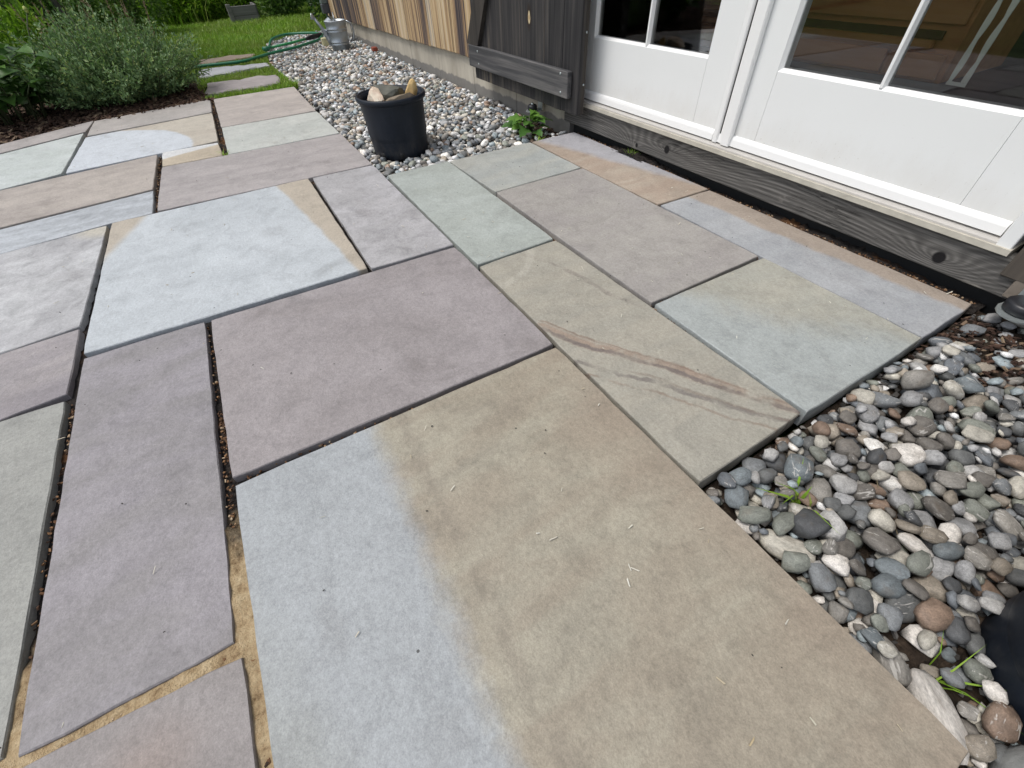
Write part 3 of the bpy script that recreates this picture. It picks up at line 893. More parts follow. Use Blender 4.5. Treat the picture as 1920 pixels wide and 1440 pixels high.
FL = {
    1: dict(a=L3(172, 164, 160), b=L3(160, 152, 148)),
    2: dict(a=L3(188, 197, 195), b=L3(178, 189, 184)),
    3: dict(a=L3(176, 168, 162), b=L3(164, 158, 152)),
    4: dict(a=L3(188, 178, 158), b=L3(180, 168, 148), tints=[('circle', dict(c=loc(4, (-3.2, -0.85)), r=0.585, sx=1.0, sy=1.0, wob=0.03), 0.012, L3(190, 200, 210), 0.95)]),
    5: dict(a=L3(182, 170, 160), b=L3(170, 158, 150), streak=0.8, rot=0.4, label='pinkish beige flagstone at the far corner beside the gravel'),
    6: dict(a=L3(186, 190, 182), b=L3(176, 182, 174)),
    7: dict(a=L3(190, 172, 140), b=L3(178, 160, 130), tints=[('half', dict(p=loc(7, (-3.03, -0.25)), n=(-1, -0.3), wob=0.03), 0.012, L3(204, 208, 210), 0.9)], label='small tan flagstone with a pale corner'),
    8: dict(a=L3(170, 161, 159), b=L3(158, 150, 148), streak=1.0, rot=1.4),
    9: dict(a=L3(176, 164, 152), b=L3(164, 152, 142), streak=0.8, rot=1.2),
    10: dict(a=L3(176, 184, 192), b=L3(160, 167, 174), streak=1.6, rot=1.3, mott=0.06),
    11: dict(a=L3(186, 188, 190), b=L3(166, 166, 169), mott=0.12, tints=[('circle', dict(c=loc(11, (-2.21, -0.60)), r=0.10), 0.04, L3(190, 180, 152), 0.7)], label='mottled pale grey flagstone with dark smudges'),
    12: dict(a=L3(184, 193, 199), b=L3(176, 185, 191), dz=0.004, rough=0.55,
             tints=[('half', dict(p=loc(12, (-1.778, 0.096)), n=(-0.125, 0.992), wob=0.035), 0.010, TAN, 0.95),
                    ('half', dict(p=loc(12, (-2.06, -0.525)), n=(-0.346, -0.938), wob=0.03), 0.022, TAN, 0.9)], label='large bluish white flagstone with tan corners'),
    13: dict(a=L3(176, 174, 178), b=L3(164, 162, 164), mott=0.10, dz=0.001, label='pale grey cleft flagstone with a ragged lighter layer'),
    14: dict(a=L3(154, 145, 146), b=L3(146, 137, 137), label='large purplish grey flagstone in the middle of the patio'),
    15: dict(a=L3(146, 140, 146), b=L3(137, 132, 134), streak=0.8, rot=0.7, mott=0.03),
    16: dict(a=L3(158, 149, 149), b=L3(148, 140, 143), streak=1.2, rot=1.5, tints=[('half', dict(p=loc(16, (-1.22, -0.7)), n=(1, 0.1)), 0.04, L3(128, 120, 128), 0.6)]),
    17: dict(a=L3(150, 151, 143), b=L3(142, 143, 136), streak=0.6, rot=0.8),
    18: dict(a=L3(146, 138, 136), b=L3(138, 130, 127), tints=[('circle', dict(c=loc(18, (-.26, -.43)), r=0.05), 0.05, L3(150, 124, 108), 0.5)]),
    19: dict(a=L3(162, 153, 128), b=L3(155, 142, 117), streak=0.9, rot=0.12, tints=[
        ('half', dict(p=loc(19, (-0.4, 0.0)), n=(-0.03, -1), wob=0.09), 0.026, L3(156, 164, 170), 0.92),
        ('half', dict(p=loc(19, (-0.1, -0.19)), n=(0.35, -1), wob=0.16), 0.06, L3(148, 152, 146), 0.6),
        ('band', dict(p=loc(19, (-0.4, 0.055)), n=(0.02, 1), w=0.014, wob=0.08), 0.012, L3(136, 124, 104), 0.5),
        ('half', dict(p=loc(19, (-0.2, 0.40)), n=(0.05, 1), wob=0.30), 0.09, L3(152, 132, 108), 0.6)], label='largest flagstone, tan with a bluish grey side, in the foreground'),
    20: dict(a=L3(165, 175, 168), b=L3(157, 166, 158), dz=0.001, label='greenish grey flagstone at the corner of the gravel'),
    21: dict(a=L3(168, 170, 160), b=L3(158, 164, 160), streak=0.5, rot=0.8),
    22: dict(a=L3(154, 147, 142), b=L3(160, 154, 146), streak=0.5, rot=0.4),
    23: dict(a=L3(164, 157, 138), b=L3(158, 153, 136), streak=1.4, rot=-0.5, tints=[
        ('band', dict(p=loc(23, (-0.48, 0.650)), n=(-0.50, 0.866), w=0.014, wob=0.06), 0.007, L3(156, 120, 92), 0.62),
        ('band', dict(p=loc(23, (-0.50, 0.630)), n=(-0.50, 0.866), w=0.006, wob=0.06), 0.003, L3(110, 99, 95), 0.8),
        ('band', dict(p=loc(23, (-0.46, 0.677)), n=(-0.48, 0.877), w=0.003, wob=0.05), 0.002, L3(134, 104, 82), 0.7),
        ('band', dict(p=loc(23, (-0.42, 0.612)), n=(-0.56, 0.83), w=0.006, wob=0.06, lim=0.42), 0.003, L3(112, 101, 96), 0.75),
        ('band', dict(p=loc(23, (-0.40, 0.590)), n=(-0.56, 0.83), w=0.003, wob=0.05, lim=0.36), 0.002, L3(138, 112, 90), 0.7),
        ('band', dict(p=loc(23, (-0.30, 0.700)), n=(-0.52, 0.854), w=0.004, wob=0.05, lim=0.3), 0.003, L3(128, 108, 90), 0.6),
        ('band', dict(p=loc(23, (-0.95, 0.700)), n=(-0.26, 0.965), w=0.007, wob=0.07, lim=0.30), 0.004, L3(128, 116, 106), 0.65),
        ('ring', dict(c=loc(23, (-1.22, 0.46)), r=0.245, w=0.012, wob=0.03), 0.008, L3(182, 176, 158), 0.5)], label='banded buff flagstone with rusty brown streaks'),
    24: dict(a=L3(165, 161, 143), b=L3(158, 157, 142), dz=0.004, tints=[('half', dict(p=loc(24, (-0.47, 1.02)), n=(0.55, -0.835), wob=0.20), 0.07, L3(158, 168, 168), 0.85)], label='squarish flagstone, beige fading to blue green'),
    25: dict(a=L3(168, 144, 120), b=L3(174, 155, 132), streak=1.0, rot=0.1, tints=[('half', dict(p=loc(25, (-1.70, 1.39)), n=(-0.24, 0.97), wob=0.08), 0.03, L3(166, 168, 178), 0.85)], label='rusty tan and grey flagstone along the door sill'),
    26: dict(a=L3(162, 165, 169), b=L3(153, 157, 162), streak=0.6, rot=0.1, tints=[('half', dict(p=loc(26, (-0.70, 1.422)), n=(-0.06, 1), wob=0.06), 0.014, L3(164, 144, 122), 0.9)], label='bluish flagstone with a brown band along the door sill'),
    27: dict(a=L3(150, 150, 146), b=L3(140, 140, 138)),
    28: dict(a=L3(158, 160, 160), b=L3(150, 150, 148)),
    29: dict(a=L3(150, 140, 134), b=L3(140, 132, 128)),
    30: dict(a=L3(158, 164, 160), b=L3(148, 154, 150)),
    31: dict(a=L3(150, 143, 142), b=L3(160, 150, 140)),
}
for i, poly in S.items():
    d = FL[i]
    m = mat_flag('bluestone', d['a'], d['b'], d.get('tints', ()), d.get('streak', 0.3), d.get('rot', i * 0.7), d.get('mott', 0.0), 0.5, i * 1.37, d.get('rough', 0.62))
    flag(poly, m, d.get('dz', random.uniform(-0.0015, 0.0015)), label=d.get('label'))

# crumbs of sand and bark in the joints, grass clippings and dark specks on the stones
joints = [((-.656, -.29), (-.66, -.30)), ]
J = [((-4.26, -.102), (-2.83, -.125), 260), ((-3.09, -.43), (-2.24, -.438), 200), ((-.90, -.29), (-.35, -.30), 260), ((-.35, -.57), (-.35, -.30), 260), ((-.36, -.292), (.2, -.287), 160),
     ((-1.60, 1.256), (-.66, 1.256), 300), ((-2.04, 1.256), (-1.12, 1.257), 160), ((-1.13, -.60), (-.37, -.585), 160), ((-1.29, -.297), (-.67, -.29), 120), ((-.68, -.28), (-.672, .10), 60),
     ((-2.04, 1.54), (-.21, 1.53), 900), ((-3.75, -.825), (-3.85, -.12), 50), ((-.67, .80), (-.69, 1.02), 30), ((-.672, .80), (-.45, .80), 40)]
PP = []
for a, b, n in J:
    s = rng.random(n)[:, None]
    s = s[:max(1, n // 2)]
    n = len(s)
    PP.append(np.array(a) * (1 - s) + np.array(b) * s + rng.normal(0, 0.0042, (n, 2)))
PP = np.vstack(PP)
V, F = chips(len(PP), lambda n: PP, lambda x, y: np.full(len(x), -0.010), 0.0050, 0.0032, 0.003)
np_mesh('joint_crumbs', V, F, M['crumb'], patio, 'stuff')


def on_patio(n):
    a = in_quad([(-3.9, -0.9), (-0.3, -0.62), (-0.3, 0.48), (-3.9, 0.47)])(int(n * 0.55))
    b = in_quad([(-2.0, 0.5), (-0.22, 0.5), (-0.22, 1.5), (-2.0, 1.5)])(int(n * 0.3))
    c = in_quad([(-0.6, -0.27), (0.2, -0.27), (0.2, 0.45), (-0.6, 0.45)])(n - int(n * 0.55) - int(n * 0.3))
    return np.vstack([a, b, c])


V, F = chips(150, on_patio, lambda x, y: np.full(len(x), 0.0045), 0.011, 0.0013, 0.0009)
np_mesh('grass_clippings', V, F, M['clip'], None, 'stuff')
V, F = chips(80, on_patio, lambda x, y: np.full(len(x), 0.0035), 0.0024, 0.002, 0.0012)
np_mesh('dirt_specks', V, F, M['speck'], None, 'stuff')

# ------------------------------------------------------------------ river stones
def ico(sub):
    bm = bmesh.new()
    bmesh.ops.create_icosphere(bm, subdivisions=sub, radius=1)
    V = np.array([v.co[:] for v in bm.verts])
    bm.verts.index_update()
    F = np.array([[v.index for v in f.verts] for f in bm.faces])
    bm.free()
    return V, F


def pebble_shape(sub, seed):
    V, F = ico(sub)
    r = random.Random(seed)
    e = r.uniform(0.72, 1.0)
    out = []
    off = Vector((r.random() * 40, r.random() * 40, r.random() * 40))
    planes = [(Vector((r.gauss(0, 1), r.gauss(0, 1), r.gauss(0, 1))).normalized(), r.uniform(0.6, 0.93)) for _ in range(r.randint(3, 9))]
    for p in V:
        q = Vector(p)
        q = Vector([math.copysign(abs(c) ** e, c) for c in q])
        q *= 1 + 0.34 * mnoise.noise(q * 0.9 + off) + 0.10 * mnoise.noise(q * 2.2 + off)
        for n, d in planes:
            h = q.dot(n) - d
            if h > 0:
                q -= n * h * 0.85
        out.append(q[:])
    V = np.array(out)
    V /= np.abs(V).max(0)
    return V, F


SH1 = [pebble_shape(1, 100 + i) for i in range(14)]
SH2 = [pebble_shape(2, 200 + i) for i in range(14)]
SH2M = []
for v, f in SH2:
    me = bpy.data.meshes.new('pebble')
    me.from_pydata(v.tolist(), [], f.tolist())
    me.polygons.foreach_set('use_smooth', np.ones(len(f), bool))
    me.materials.append(M['pebble'])
    SH2M.append(me)


def inpoly(X, Y, poly):
    ins = np.zeros(X.shape, bool)
    n = len(poly)
    for i in range(n):
        x1, y1 = poly[i]
        x2, y2 = poly[(i + 1) % n]
        cond = ((y1 > Y) != (y2 > Y)) & (X < (x2 - x1) * (Y - y1) / (y2 - y1 + 1e-12) + x1)
        ins ^= cond
    return ins


def deposit(poly, n, med, base, limit, discs=(), res=0.004, thin=None, sig=0.33, fixed=()):
    """drop stones one by one onto a height map; returns centre, semi-axes, yaw, tilt"""
    P = np.array(poly)
    x0, y0 = P.min(0) - 0.02
    x1, y1 = P.max(0) + 0.02
    nx, ny = int((x1 - x0) / res), int((y1 - y0) / res)
    gx = x0 + (np.arange(nx) + 0.5) * res
    gy = y0 + (np.arange(ny) + 0.5) * res
    X, Y = np.meshgrid(gx, gy)
    ok = inpoly(X, Y, poly)
    for (cx, cy, r) in discs:
        ok &= (X - cx) ** 2 + (Y - cy) ** 2 > r * r
    B = base(X, Y)
    H = B.copy()
    cells = np.argwhere(ok)
    out = []
    queue = list(fixed)
    tries = 0
    while len(out) < n and tries < n * 3:
        tries += 1
        if queue:
            cx, cy, a, b, c, yaw = queue.pop(0)
            fx = True
        else:
            fx = False
            a = med * math.exp(random.gauss(0, sig))
            a = min(max(a, med * 0.45), med * 1.9)
            b = a * random.uniform(0.68, 0.95)
            c = a * random.uniform(0.40, 0.66)
            yaw = random.uniform(0, math.pi)
            best = None
            for _ in range(5):
                iy, ix = cells[random.randrange(len(cells))]
                h = H[iy, ix] - B[iy, ix]
                if best is None or h < best[0]:
                    best = (h, iy, ix)
            h, iy, ix = best
            cx, cy = gx[ix] + random.uniform(-1, 1) * res, gy[iy] + random.uniform(-1, 1) * res
            if thin and random.random() > thin(cx, cy):
                continue
        k = int(a / res) + 1
        ix, iy = int((cx - x0) / res), int((cy - y0) / res)
        xs0, xs1, ys0, ys1 = max(ix - k, 0), min(ix + k + 1, nx), max(iy - k, 0), min(iy + k + 1, ny)
        dx = X[ys0:ys1, xs0:xs1] - cx
        dy = Y[ys0:ys1, xs0:xs1] - cy
        u = (dx * math.cos(yaw) + dy * math.sin(yaw)) / a
        v = (-dx * math.sin(yaw) + dy * math.cos(yaw)) / b
        r2 = u * u + v * v
        m = r2 < 1
        if m.sum() < 4:
            continue
        if not fx and (~ok[ys0:ys1, xs0:xs1] & m).sum() > 0.06 * m.sum():
            continue
        hh = np.sqrt(np.clip(1 - r2, 0, 1)) * c
        Hs = H[ys0:ys1, xs0:xs1]
        z = np.percentile((Hs + hh)[m], 78)
        bb = B[iy, ix]
        if z - bb > limit and not fx:
            continue
        # lean with the heap below
        w = m & (r2 < 0.8)
        gxs = (Hs[w] - Hs[w].mean())
        sxx = (dx[w] ** 2).mean() + 1e-9
        syy = (dy[w] ** 2).mean() + 1e-9
        tx = max(-0.55, min(0.55, 0.6 * (gxs * dx[w]).mean() / sxx)) + random.gauss(0, 0.08)
        ty = max(-0.55, min(0.55, 0.6 * (gxs * dy[w]).mean() / syy)) + random.gauss(0, 0.08)
        top = z + hh + tx * dx + ty * dy
        H[ys0:ys1, xs0:xs1] = np.where(m, np.maximum(Hs, top), Hs)
        out.append((cx, cy, z, a, b, c, yaw, tx, ty))
    vis = []
    for (cx, cy, z, a, b, c, yaw, tx, ty) in out:
        ix, iy = min(max(int((cx - x0) / res), 0), nx - 1), min(max(int((cy - y0) / res), 0), ny - 1)
        vis.append(H[iy, ix] <= z + c + 0.004)
    return out, vis


def stone_matrix(s):
    cx, cy, z, a, b, c, yaw, tx, ty = s
    nrm = Vector((-tx, -ty, 1)).normalized()
    xd = Vector((math.cos(yaw), math.sin(yaw), 0))
    xd = (xd - nrm * xd.dot(nrm)).normalized()
    yd = nrm.cross(xd)
    return Matrix(((xd.x * a, yd.x * b, nrm.x * c, cx), (xd.y * a, yd.y * b, nrm.y * c, cy), (xd.z * a, yd.z * b, nrm.z * c, z), (0, 0, 0, 1)))


def proj(p):
    d = Vector((p[0], p[1], p[2] - 0.72))
    w = d.dot(_f)
    if w <= 0.01:
        return None
    return (960 + 799.5 * d.dot(_r) / w, 720 - 799.5 * d.dot(_u) / w, w)


PW = [9, 9, 9, 8, 7, 6, 7, 5, 7, 7, 5, 6, 8, 3, 5, 7]


def stones(parent, deps, nind, palette_w, k=1.0, gm='gravel'):
    out, vis = deps
    score = []
    for i, s in enumerate(out):
        q = proj(s[:3])
        if q and vis[i] and -40 < q[0] < 1960 and -40 < q[1] < 1480:
            score.append((math.sqrt(s[3] * s[4]) / q[2], i))
    score.sort(reverse=True)
    ind = set(i for _, i in score[:nind])
    Vs, Fs, nn = [], [], 0
    for i, s in enumerate(out):
        m = stone_matrix(s)
        if i in ind:
            o = bpy.data.objects.new('pebble', SH2M[i % len(SH2M)])
            COL.objects.link(o)
            o.parent = parent
            o.matrix_local = m
            c = random.choices(PEB, palette_w)[0]
            j = random.uniform(0.82, 1.15) * k
            o.color = (c[0] * j, c[1] * j, c[2] * j, 1)
        else:
            v, f = SH1[i % len(SH1)]
            mm = np.array(m)
            Vs.append(v @ mm[:3, :3].T + mm[:3, 3])
            Fs.append(f + nn)
            nn += len(v)
    np_mesh('gravel', np.vstack(Vs), np.vstack(Fs), M[gm], parent, 'stuff', True)


def far_base(x, y):
    return -0.062 + 0.006 * np.clip((-x - 3.6) / 2.2, 0, 1) + 0.022 * np.clip((y - 1.3) / 0.25, 0, 1) * np.clip((-x - 4.5) / 2, 0, 1)


far_poly = [(-2.215, .492), (-4.27, .490), (-4.66, .497), (-5.56, .477), (-6.43, .573), (-6.95, .62), (-7.45, .95), (-7.56, 1.552), (-2.16, 1.552), (-2.055, 1.532), (-2.055, .497)]
V, F = quad_grid([(-7.6, .50), (-2.05, .484), (-2.05, 1.556), (-7.62, 1.556)], 90, 24, lambda x, y: far_base(x, y) + 0.003 * rng.standard_normal(len(x)))
far_bed = np_mesh('gravel_bed', V, F, M['soil'], kind='structure')
POT = (-2.45, 0.70)
CAN = (-5.88, 1.26)
dep = deposit(far_poly, 11000, 0.0158, far_base, 0.036, discs=[(*POT, 0.135), (*CAN, 0.095), (-6.28, 1.19, 0.05)], res=0.005,
              thin=lambda x, y: 0.25 if (y > 1.36 and -2.6 < x) else 1.0)
stones(far_bed, dep, 300, PW, 1.25, 'gravel_lit_tint')  # stone colours brightened for the sunlit far bed


def near_base(x, y):
    return -0.044 + 0.016 * np.clip((y - 1.22) / 0.2, 0, 1) * np.clip((x + 0.35) / 0.2, 0, 1)


near_poly = [(-.197, .497), (.248, .493), (.250, -.275), (1.25, -.275), (1.25, 1.552), (-.205, 1.552), (-.20, 1.24)]
V, F = quad_grid([(-.20, .485), (1.3, .485), (1.3, 1.556), (-.205, 1.556)], 90, 60, lambda x, y: near_base(x, y) + 0.005 * rng.standard_normal(len(x)))
V2, F2 = quad_grid([(.243, -.29), (1.3, -.29), (1.3, .485), (.243, .485)], 50, 40, lambda x, y: near_base(x, y) + 0.005 * rng.standard_normal(len(x)))
V, F = joinVF([(V, F), (V2, F2)])
near_bed = np_mesh('gravel_bed', V, F, M['soil'], kind='structure')
POT2 = (0.338, 0.722)
BOULDER = (0.325, 0.525)


def near_thin(x, y):
    p = 1.0
    if y > 1.17: p = max(0.05, 1 - (y - 1.17) / 0.12)
    if (x + 0.125) ** 2 + (y - 0.585) ** 2 < 0.025 ** 2: p = 0.2        # bare hollow by the corner of the banded stone
    if 0.11 < x < 0.22 and y < 0.62: p = 0.12
    if y < 0.49 and x < 0.4: p = 0.6
    return p


fx = [(-0.045, .535, .052, .026, .018, 0.5), (0.045, .688, .036, .022, .017, -0.2), (-0.075, .735, .033, .018, .016, 0.2), (0.073, .582, .024, .017, .014, 1.1), (0.205, .512, .055, .022, .02, -0.7),
      (0.14, .519, .032, .020, .018, -0.5), (0.095, .565, .026, .016, .013, -0.9), (0.05, .78, .034, .026, .016, 0.8), (-0.11, 1.09, .038, .030, .027, 0.4), (-0.135, 1.07, .032, .028, .024, 1.0), (0.0, 0.93, .030, .02, .017, 0.8)]
dep = deposit(near_poly, 5200, 0.0148, near_base, 0.050, discs=[(*POT2, 0.155), (*BOULDER, 0.05)], res=0.0035, thin=near_thin, sig=0.42, fixed=fx)
NW = [9, 8, 11, 13, 5, 4, 12, 2, 10, 12, 8, 3, 5, 6, 7, 6]
stones(near_bed, dep, 300, NW, 0.76)  # stone colours darkened to carry the weaker light on the near bed

V, F = chips(900, in_quad([(-.2, 1.21), (.35, 1.12), (.35, 1.40), (-.2, 1.47)]), lambda x, y: near_base(x, y) + 0.012 + 0.006 * rng.random(len(x)), 0.013, 0.005, 0.003)
np_mesh('mulch', V, F, M['mulch'], near_bed, 'stuff')
V, F = chips(2200, in_quad([(-.2, .5), (.6, .5), (.6, 1.53), (-.2, 1.53)]), lambda x, y: near_base(x, y) + 0.006, 0.008, 0.006, 0.005)
np_mesh('grit', V, F, M['grit'], near_bed, 'stuff')
V, F = chips(500, in_quad([(-2.5, 1.36), (-2.06, 1.2), (-2.06, 1.53), (-2.5, 1.53)]), lambda x, y: far_base(x, y) + 0.022, 0.02, 0.008, 0.005)
np_mesh('mulch', V, F, M['mulch'], far_bed, 'stuff')


def rock(name, c, size, seed, mat, label, cat='stone', group=None, rot=(0, 0, 0), cuts=7, sub=3, parent=None, rough=0.12):
    V, F = ico(sub)
    r = random.Random(seed)
    off = Vector((r.random() * 50, r.random() * 50, r.random() * 50))
    planes = [(Vector((r.gauss(0, 1), r.gauss(0, 1), r.gauss(0, 1))).normalized(), r.uniform(0.45, 0.78)) for _ in range(cuts)]
    e = Matrix.Rotation(rot[2], 3, 'Z') @ Matrix.Rotation(rot[1], 3, 'Y') @ Matrix.Rotation(rot[0], 3, 'X')
    out = []
    for p in V:
        q = Vector(p)
        for n, d in planes:
            h = q.dot(n) - d
            if h > 0: q -= n * h * 0.97
        q *= 1 + rough * mnoise.noise(q * 2.0 + off) + rough * 0.4 * mnoise.noise(q * 6 + off)
        q = e @ Vector((q.x * size[0], q.y * size[1], q.z * size[2]))
        out.append(q[:])
    me = bpy.data.meshes.new(name)
    me.from_pydata(out, [], F.tolist())
    me.polygons.foreach_set('use_smooth', np.full(len(F), cuts < 3, bool))
    o = link(name, me, mat, parent)
    o.location = c
    tag(o, label, cat, group)
    return o


rock('boulder', (*BOULDER, -0.02), (0.062, 0.058, 0.05), 5, mat_rock('boulder_stone', (0.16, 0.165, 0.16), (0.27, 0.275, 0.265), None, 20), 'smooth light grey boulder beside the black pot in the near corner', 'boulder', cuts=2, rough=0.1)

# ------------------------------------------------------------------ stepping stones and lawn grass
V, F = quad_grid([(-6.25, -.20), (-4.285, -.20), (-4.285, .475), (-6.25, .475)], 30, 10, lambda x, y: np.full_like(x, -0.020))
path = np_mesh('garden_path', V, F, M['soil'], kind='structure')
steps = [[(-4.42, -.14), (-4.47, .06), (-4.44, .25), (-4.49, .417), (-4.80, .45), (-4.90, .30), (-4.84, .15), (-4.90, -.10)],
         [(-5.20, -.15), (-5.24, .1), (-5.30, .27), (-5.31, .455), (-5.50, .46), (-5.55, .2), (-5.60, .0), (-5.57, -.13)],
         [(-5.90, -.16), (-5.93, .1), (-5.97, .38), (-6.15, .43), (-6.22, .2), (-6.20, -.10)]]
sm = [mat_rock('path_stone', lin(138, 132, 132), lin(165, 158, 158), lin(120, 118, 122), 7), mat_rock('path_stone', lin(150, 152, 158), lin(176, 178, 182), lin(140, 134, 130), 6), mat_rock('path_stone', lin(140, 126, 112), lin(164, 148, 132), lin(120, 110, 100), 7)]
for k, poly in enumerate(steps):
    ring = []
    n = len(poly)
    cc = ctr(poly)
    for i in range(n):
        a, b = np.array(poly[i]), np.array(poly[(i + 1) % n])
        for j in range(4):
            q = a + (b - a) * j / 4 + rng.normal(0, 0.006, 2)
            ring.append(q)
    m = len(ring)
    vs = [(q[0] - cc[0], q[1] - cc[1], -0.05) for q in ring] + [(q[0] - cc[0], q[1] - cc[1], random.uniform(-0.004, 0.006)) for q in ring] + [((q[0] - cc[0]) * 0.95, (q[1] - cc[1]) * 0.95, random.uniform(0.004, 0.010)) for q in ring]
    vs.append((0, 0, 0.012))
    fs = []
    for i in range(m):
        j = (i + 1) % m
        fs += [(j, i, m + i, m + j), (m + j, m + i, 2 * m + i, 2 * m + j), (2 * m + j, 2 * m + i, 3 * m)]
    o = MB().add(vs, fs).build('stepping_stone', sm[k])
    o.parent = path
    o.location = (cc[0], cc[1], -0.004)


def grass(P, zf, h, w, lean=0.5):
    n = len(P)
    hh = h * rng.uniform(0.5, 1.3, n)
    ww = w * rng.uniform(0.6, 1.3, n)
    yaw = rng.uniform(0, 2 * np.pi, n)
    d = np.stack([np.cos(yaw), np.sin(yaw)], -1)
    s = np.stack([-d[:, 1], d[:, 0]], -1)
    ln = hh * lean * rng.uniform(0.1, 1.4, n)
    z0 = zf(P[:, 0], P[:, 1])
    p0 = np.column_stack([P - s * ww[:, None] / 2, z0])
    p1 = np.column_stack([P + s * ww[:, None] / 2, z0])
    mid = P + d * (ln * 0.35)[:, None]
    p2 = np.column_stack([mid - s * ww[:, None] * 0.4, z0 + hh * 0.62])
    p3 = np.column_stack([mid + s * ww[:, None] * 0.4, z0 + hh * 0.62])
    p4 = np.column_stack([P + d * ln[:, None], z0 + hh])
    V = np.stack([p0, p1, p2, p3, p4], 1).reshape(-1, 3)
    b = (np.arange(n) * 5)[:, None]
    F = np.concatenate([b + np.array([[0, 1, 3]]), b + np.array([[0, 3, 2]]), b + np.array([[2, 3, 4]])], 0)
    return V, F


far_arr = far_poly
def lawn_pts():
    A = in_quad([(-7.6, -1.6), (-5.9, -1.2), (-6.2, .55), (-7.6, .8)])(30000)
    B = in_quad([(-12.5, -2.5), (-7.5, -1.6), (-7.4, 1.0), (-12.5, 3.2)])(46000)
    D = in_quad([(-6.35, -.5), (-4.30, -.18), (-4.28, .49), (-6.35, .56)])(16000)
    E = in_quad([(-10, .8), (-7.3, .9), (-7.6, 3), (-10, 4)])(9000)
    P = np.vstack([A, B, D, E])
    keep = ~inpoly(P[:, 0], P[:, 1], far_arr)
    for st in steps:
        c = ctr(st)
        keep &= ~inpoly(P[:, 0], P[:, 1], [tuple(c + (np.array(q) - c) * 0.99) for q in st])
    keep &= ~((P[:, 0] > -5.3) & (P[:, 1] < -0.17))
    keep &= ~((P[:, 0] > -7.62) & (P[:, 1] > 1.5))
    return P[keep]


P = lawn_pts()
scale = np.where(P[:, 0] > -6.35, 0.6, 1.0)
near = P[:, 0] > -6.3
V1, F1 = grass(P[near], lambda x, y: np.full_like(x, -0.022), 0.030, 0.004, 0.8)
V2, F2 = grass(P[~near], lawn_z, 0.060, 0.0075, 0.6)
V, F = joinVF([(V1, F1), (V2, F2)])
np_mesh('grass', V, F, M['grass'], None, 'stuff')

# ------------------------------------------------------------------ house
house = empty('house', (-3.5, 1.6, 0), 'weathered timber house with white glazed doors and a dark plank shutter', 'house')


def bx(name, mat, x0, x1, y0, y1, z0, z1, parent, bev=0.0, kind=None):
    return MB().box(x0, x1, y0, y1, z0, z1, bev).build(name, mat, parent)


# foundation
xs = [-7.52, -6.92, -6.31, -5.71, -5.114, -4.525, -3.907, -3.286, -2.70, -2.13]
for a, b in zip(xs[:-1], xs[1:]):
    MB().box(a + 0.002, b - 0.002, 1.555 + random.uniform(0, 0.003), 1.75, -0.20, 0.20, 0.003).build('foundation_panel', M['concrete'], house)
bx('foundation_panel', M['black'], -2.128, -0.15, 1.585, 1.75, -0.20, 0.118, house)  # recessed foundation face below the beam, plain black
bx('foundation_panel', M['black'], -0.15, 1.6, 1.57, 1.75, -0.20, 0.06, house)
MB().box(-2.17, -0.172, 1.546, 1.583, 0.021, 0.1185, 0.003).build('sill_beam', M['beam'], house)
# siding
x = -7.55
first = True
while x < -2.12:
    w = random.choice([0.19, 0.235, 0.26, 0.29, 0.215])
    if x + w > -2.2: w = -2.105 - x
    zb = 0.172 + (x + w / 2 + 3.26) * 0.0100
    if x + w > -3.1: zb = 0.172
    MB().box(x + 0.003, x + w - 0.005, 1.530 + random.uniform(-0.003, 0.003), 1.553, zb + random.uniform(-0.004, 0.004), 2.75, 0.003).build('siding_board', M['siding'], house)
    x += w
x = -0.222
while x < 1.5:
    w = random.uniform(0.18, 0.26)
    MB().box(x + 0.003, x + w - 0.004, 1.535, 1.558, 0.075, 2.75, 0.003).build('siding_board', M['siding_dark'], house)
    x += w
x = -2.105
while x < -0.23:
    w = 0.235
    MB().box(x + 0.003, x + w - 0.004, 1.53, 1.553, 2.12, 2.75, 0.003).build('siding_board', M['siding'], house)
    x += w
bx('wall_sheathing', M['int_wall'], -7.54, -2.13, 1.556, 1.72, 0.203, 2.75, house)
bx('wall_sheathing', M['int_wall'], -0.215, 1.6, 1.561, 1.72, 0.062, 2.75, house)
bx('wall_sheathing', M['int_wall'], -2.128, -0.217, 1.556, 1.72, 2.12, 2.75, house)
bx('end_wall', M['siding_dark'], -7.54, -7.50, 1.757, 7.0, -0.15, 2.75, house)
bx('interior_floor', M['int_floor'], -7.49, 1.6, 1.752, 7.0, 0.08, 0.15, house)
bx('back_wall', M['int_wall'], -7.49, 1.6, 6.9, 7.0, 0.152, 2.75, house)
bx('end_wall', M['int_wall'], 1.602, 1.66, 1.757, 7.0, -0.15, 0.75, house)
bx('end_wall', M['int_wall'], 1.602, 1.66, 1.757, 7.0, 2.25, 2.75, house)
bx('end_wall', M['int_wall'], 1.602, 1.66, 4.6, 7.0, 0.752, 2.248, house)
bx('added_window_pane', M['glass'], 1.628, 1.634, 1.757, 4.598, 0.752, 2.248, house)  # unseen side window, added to bring more daylight into the room
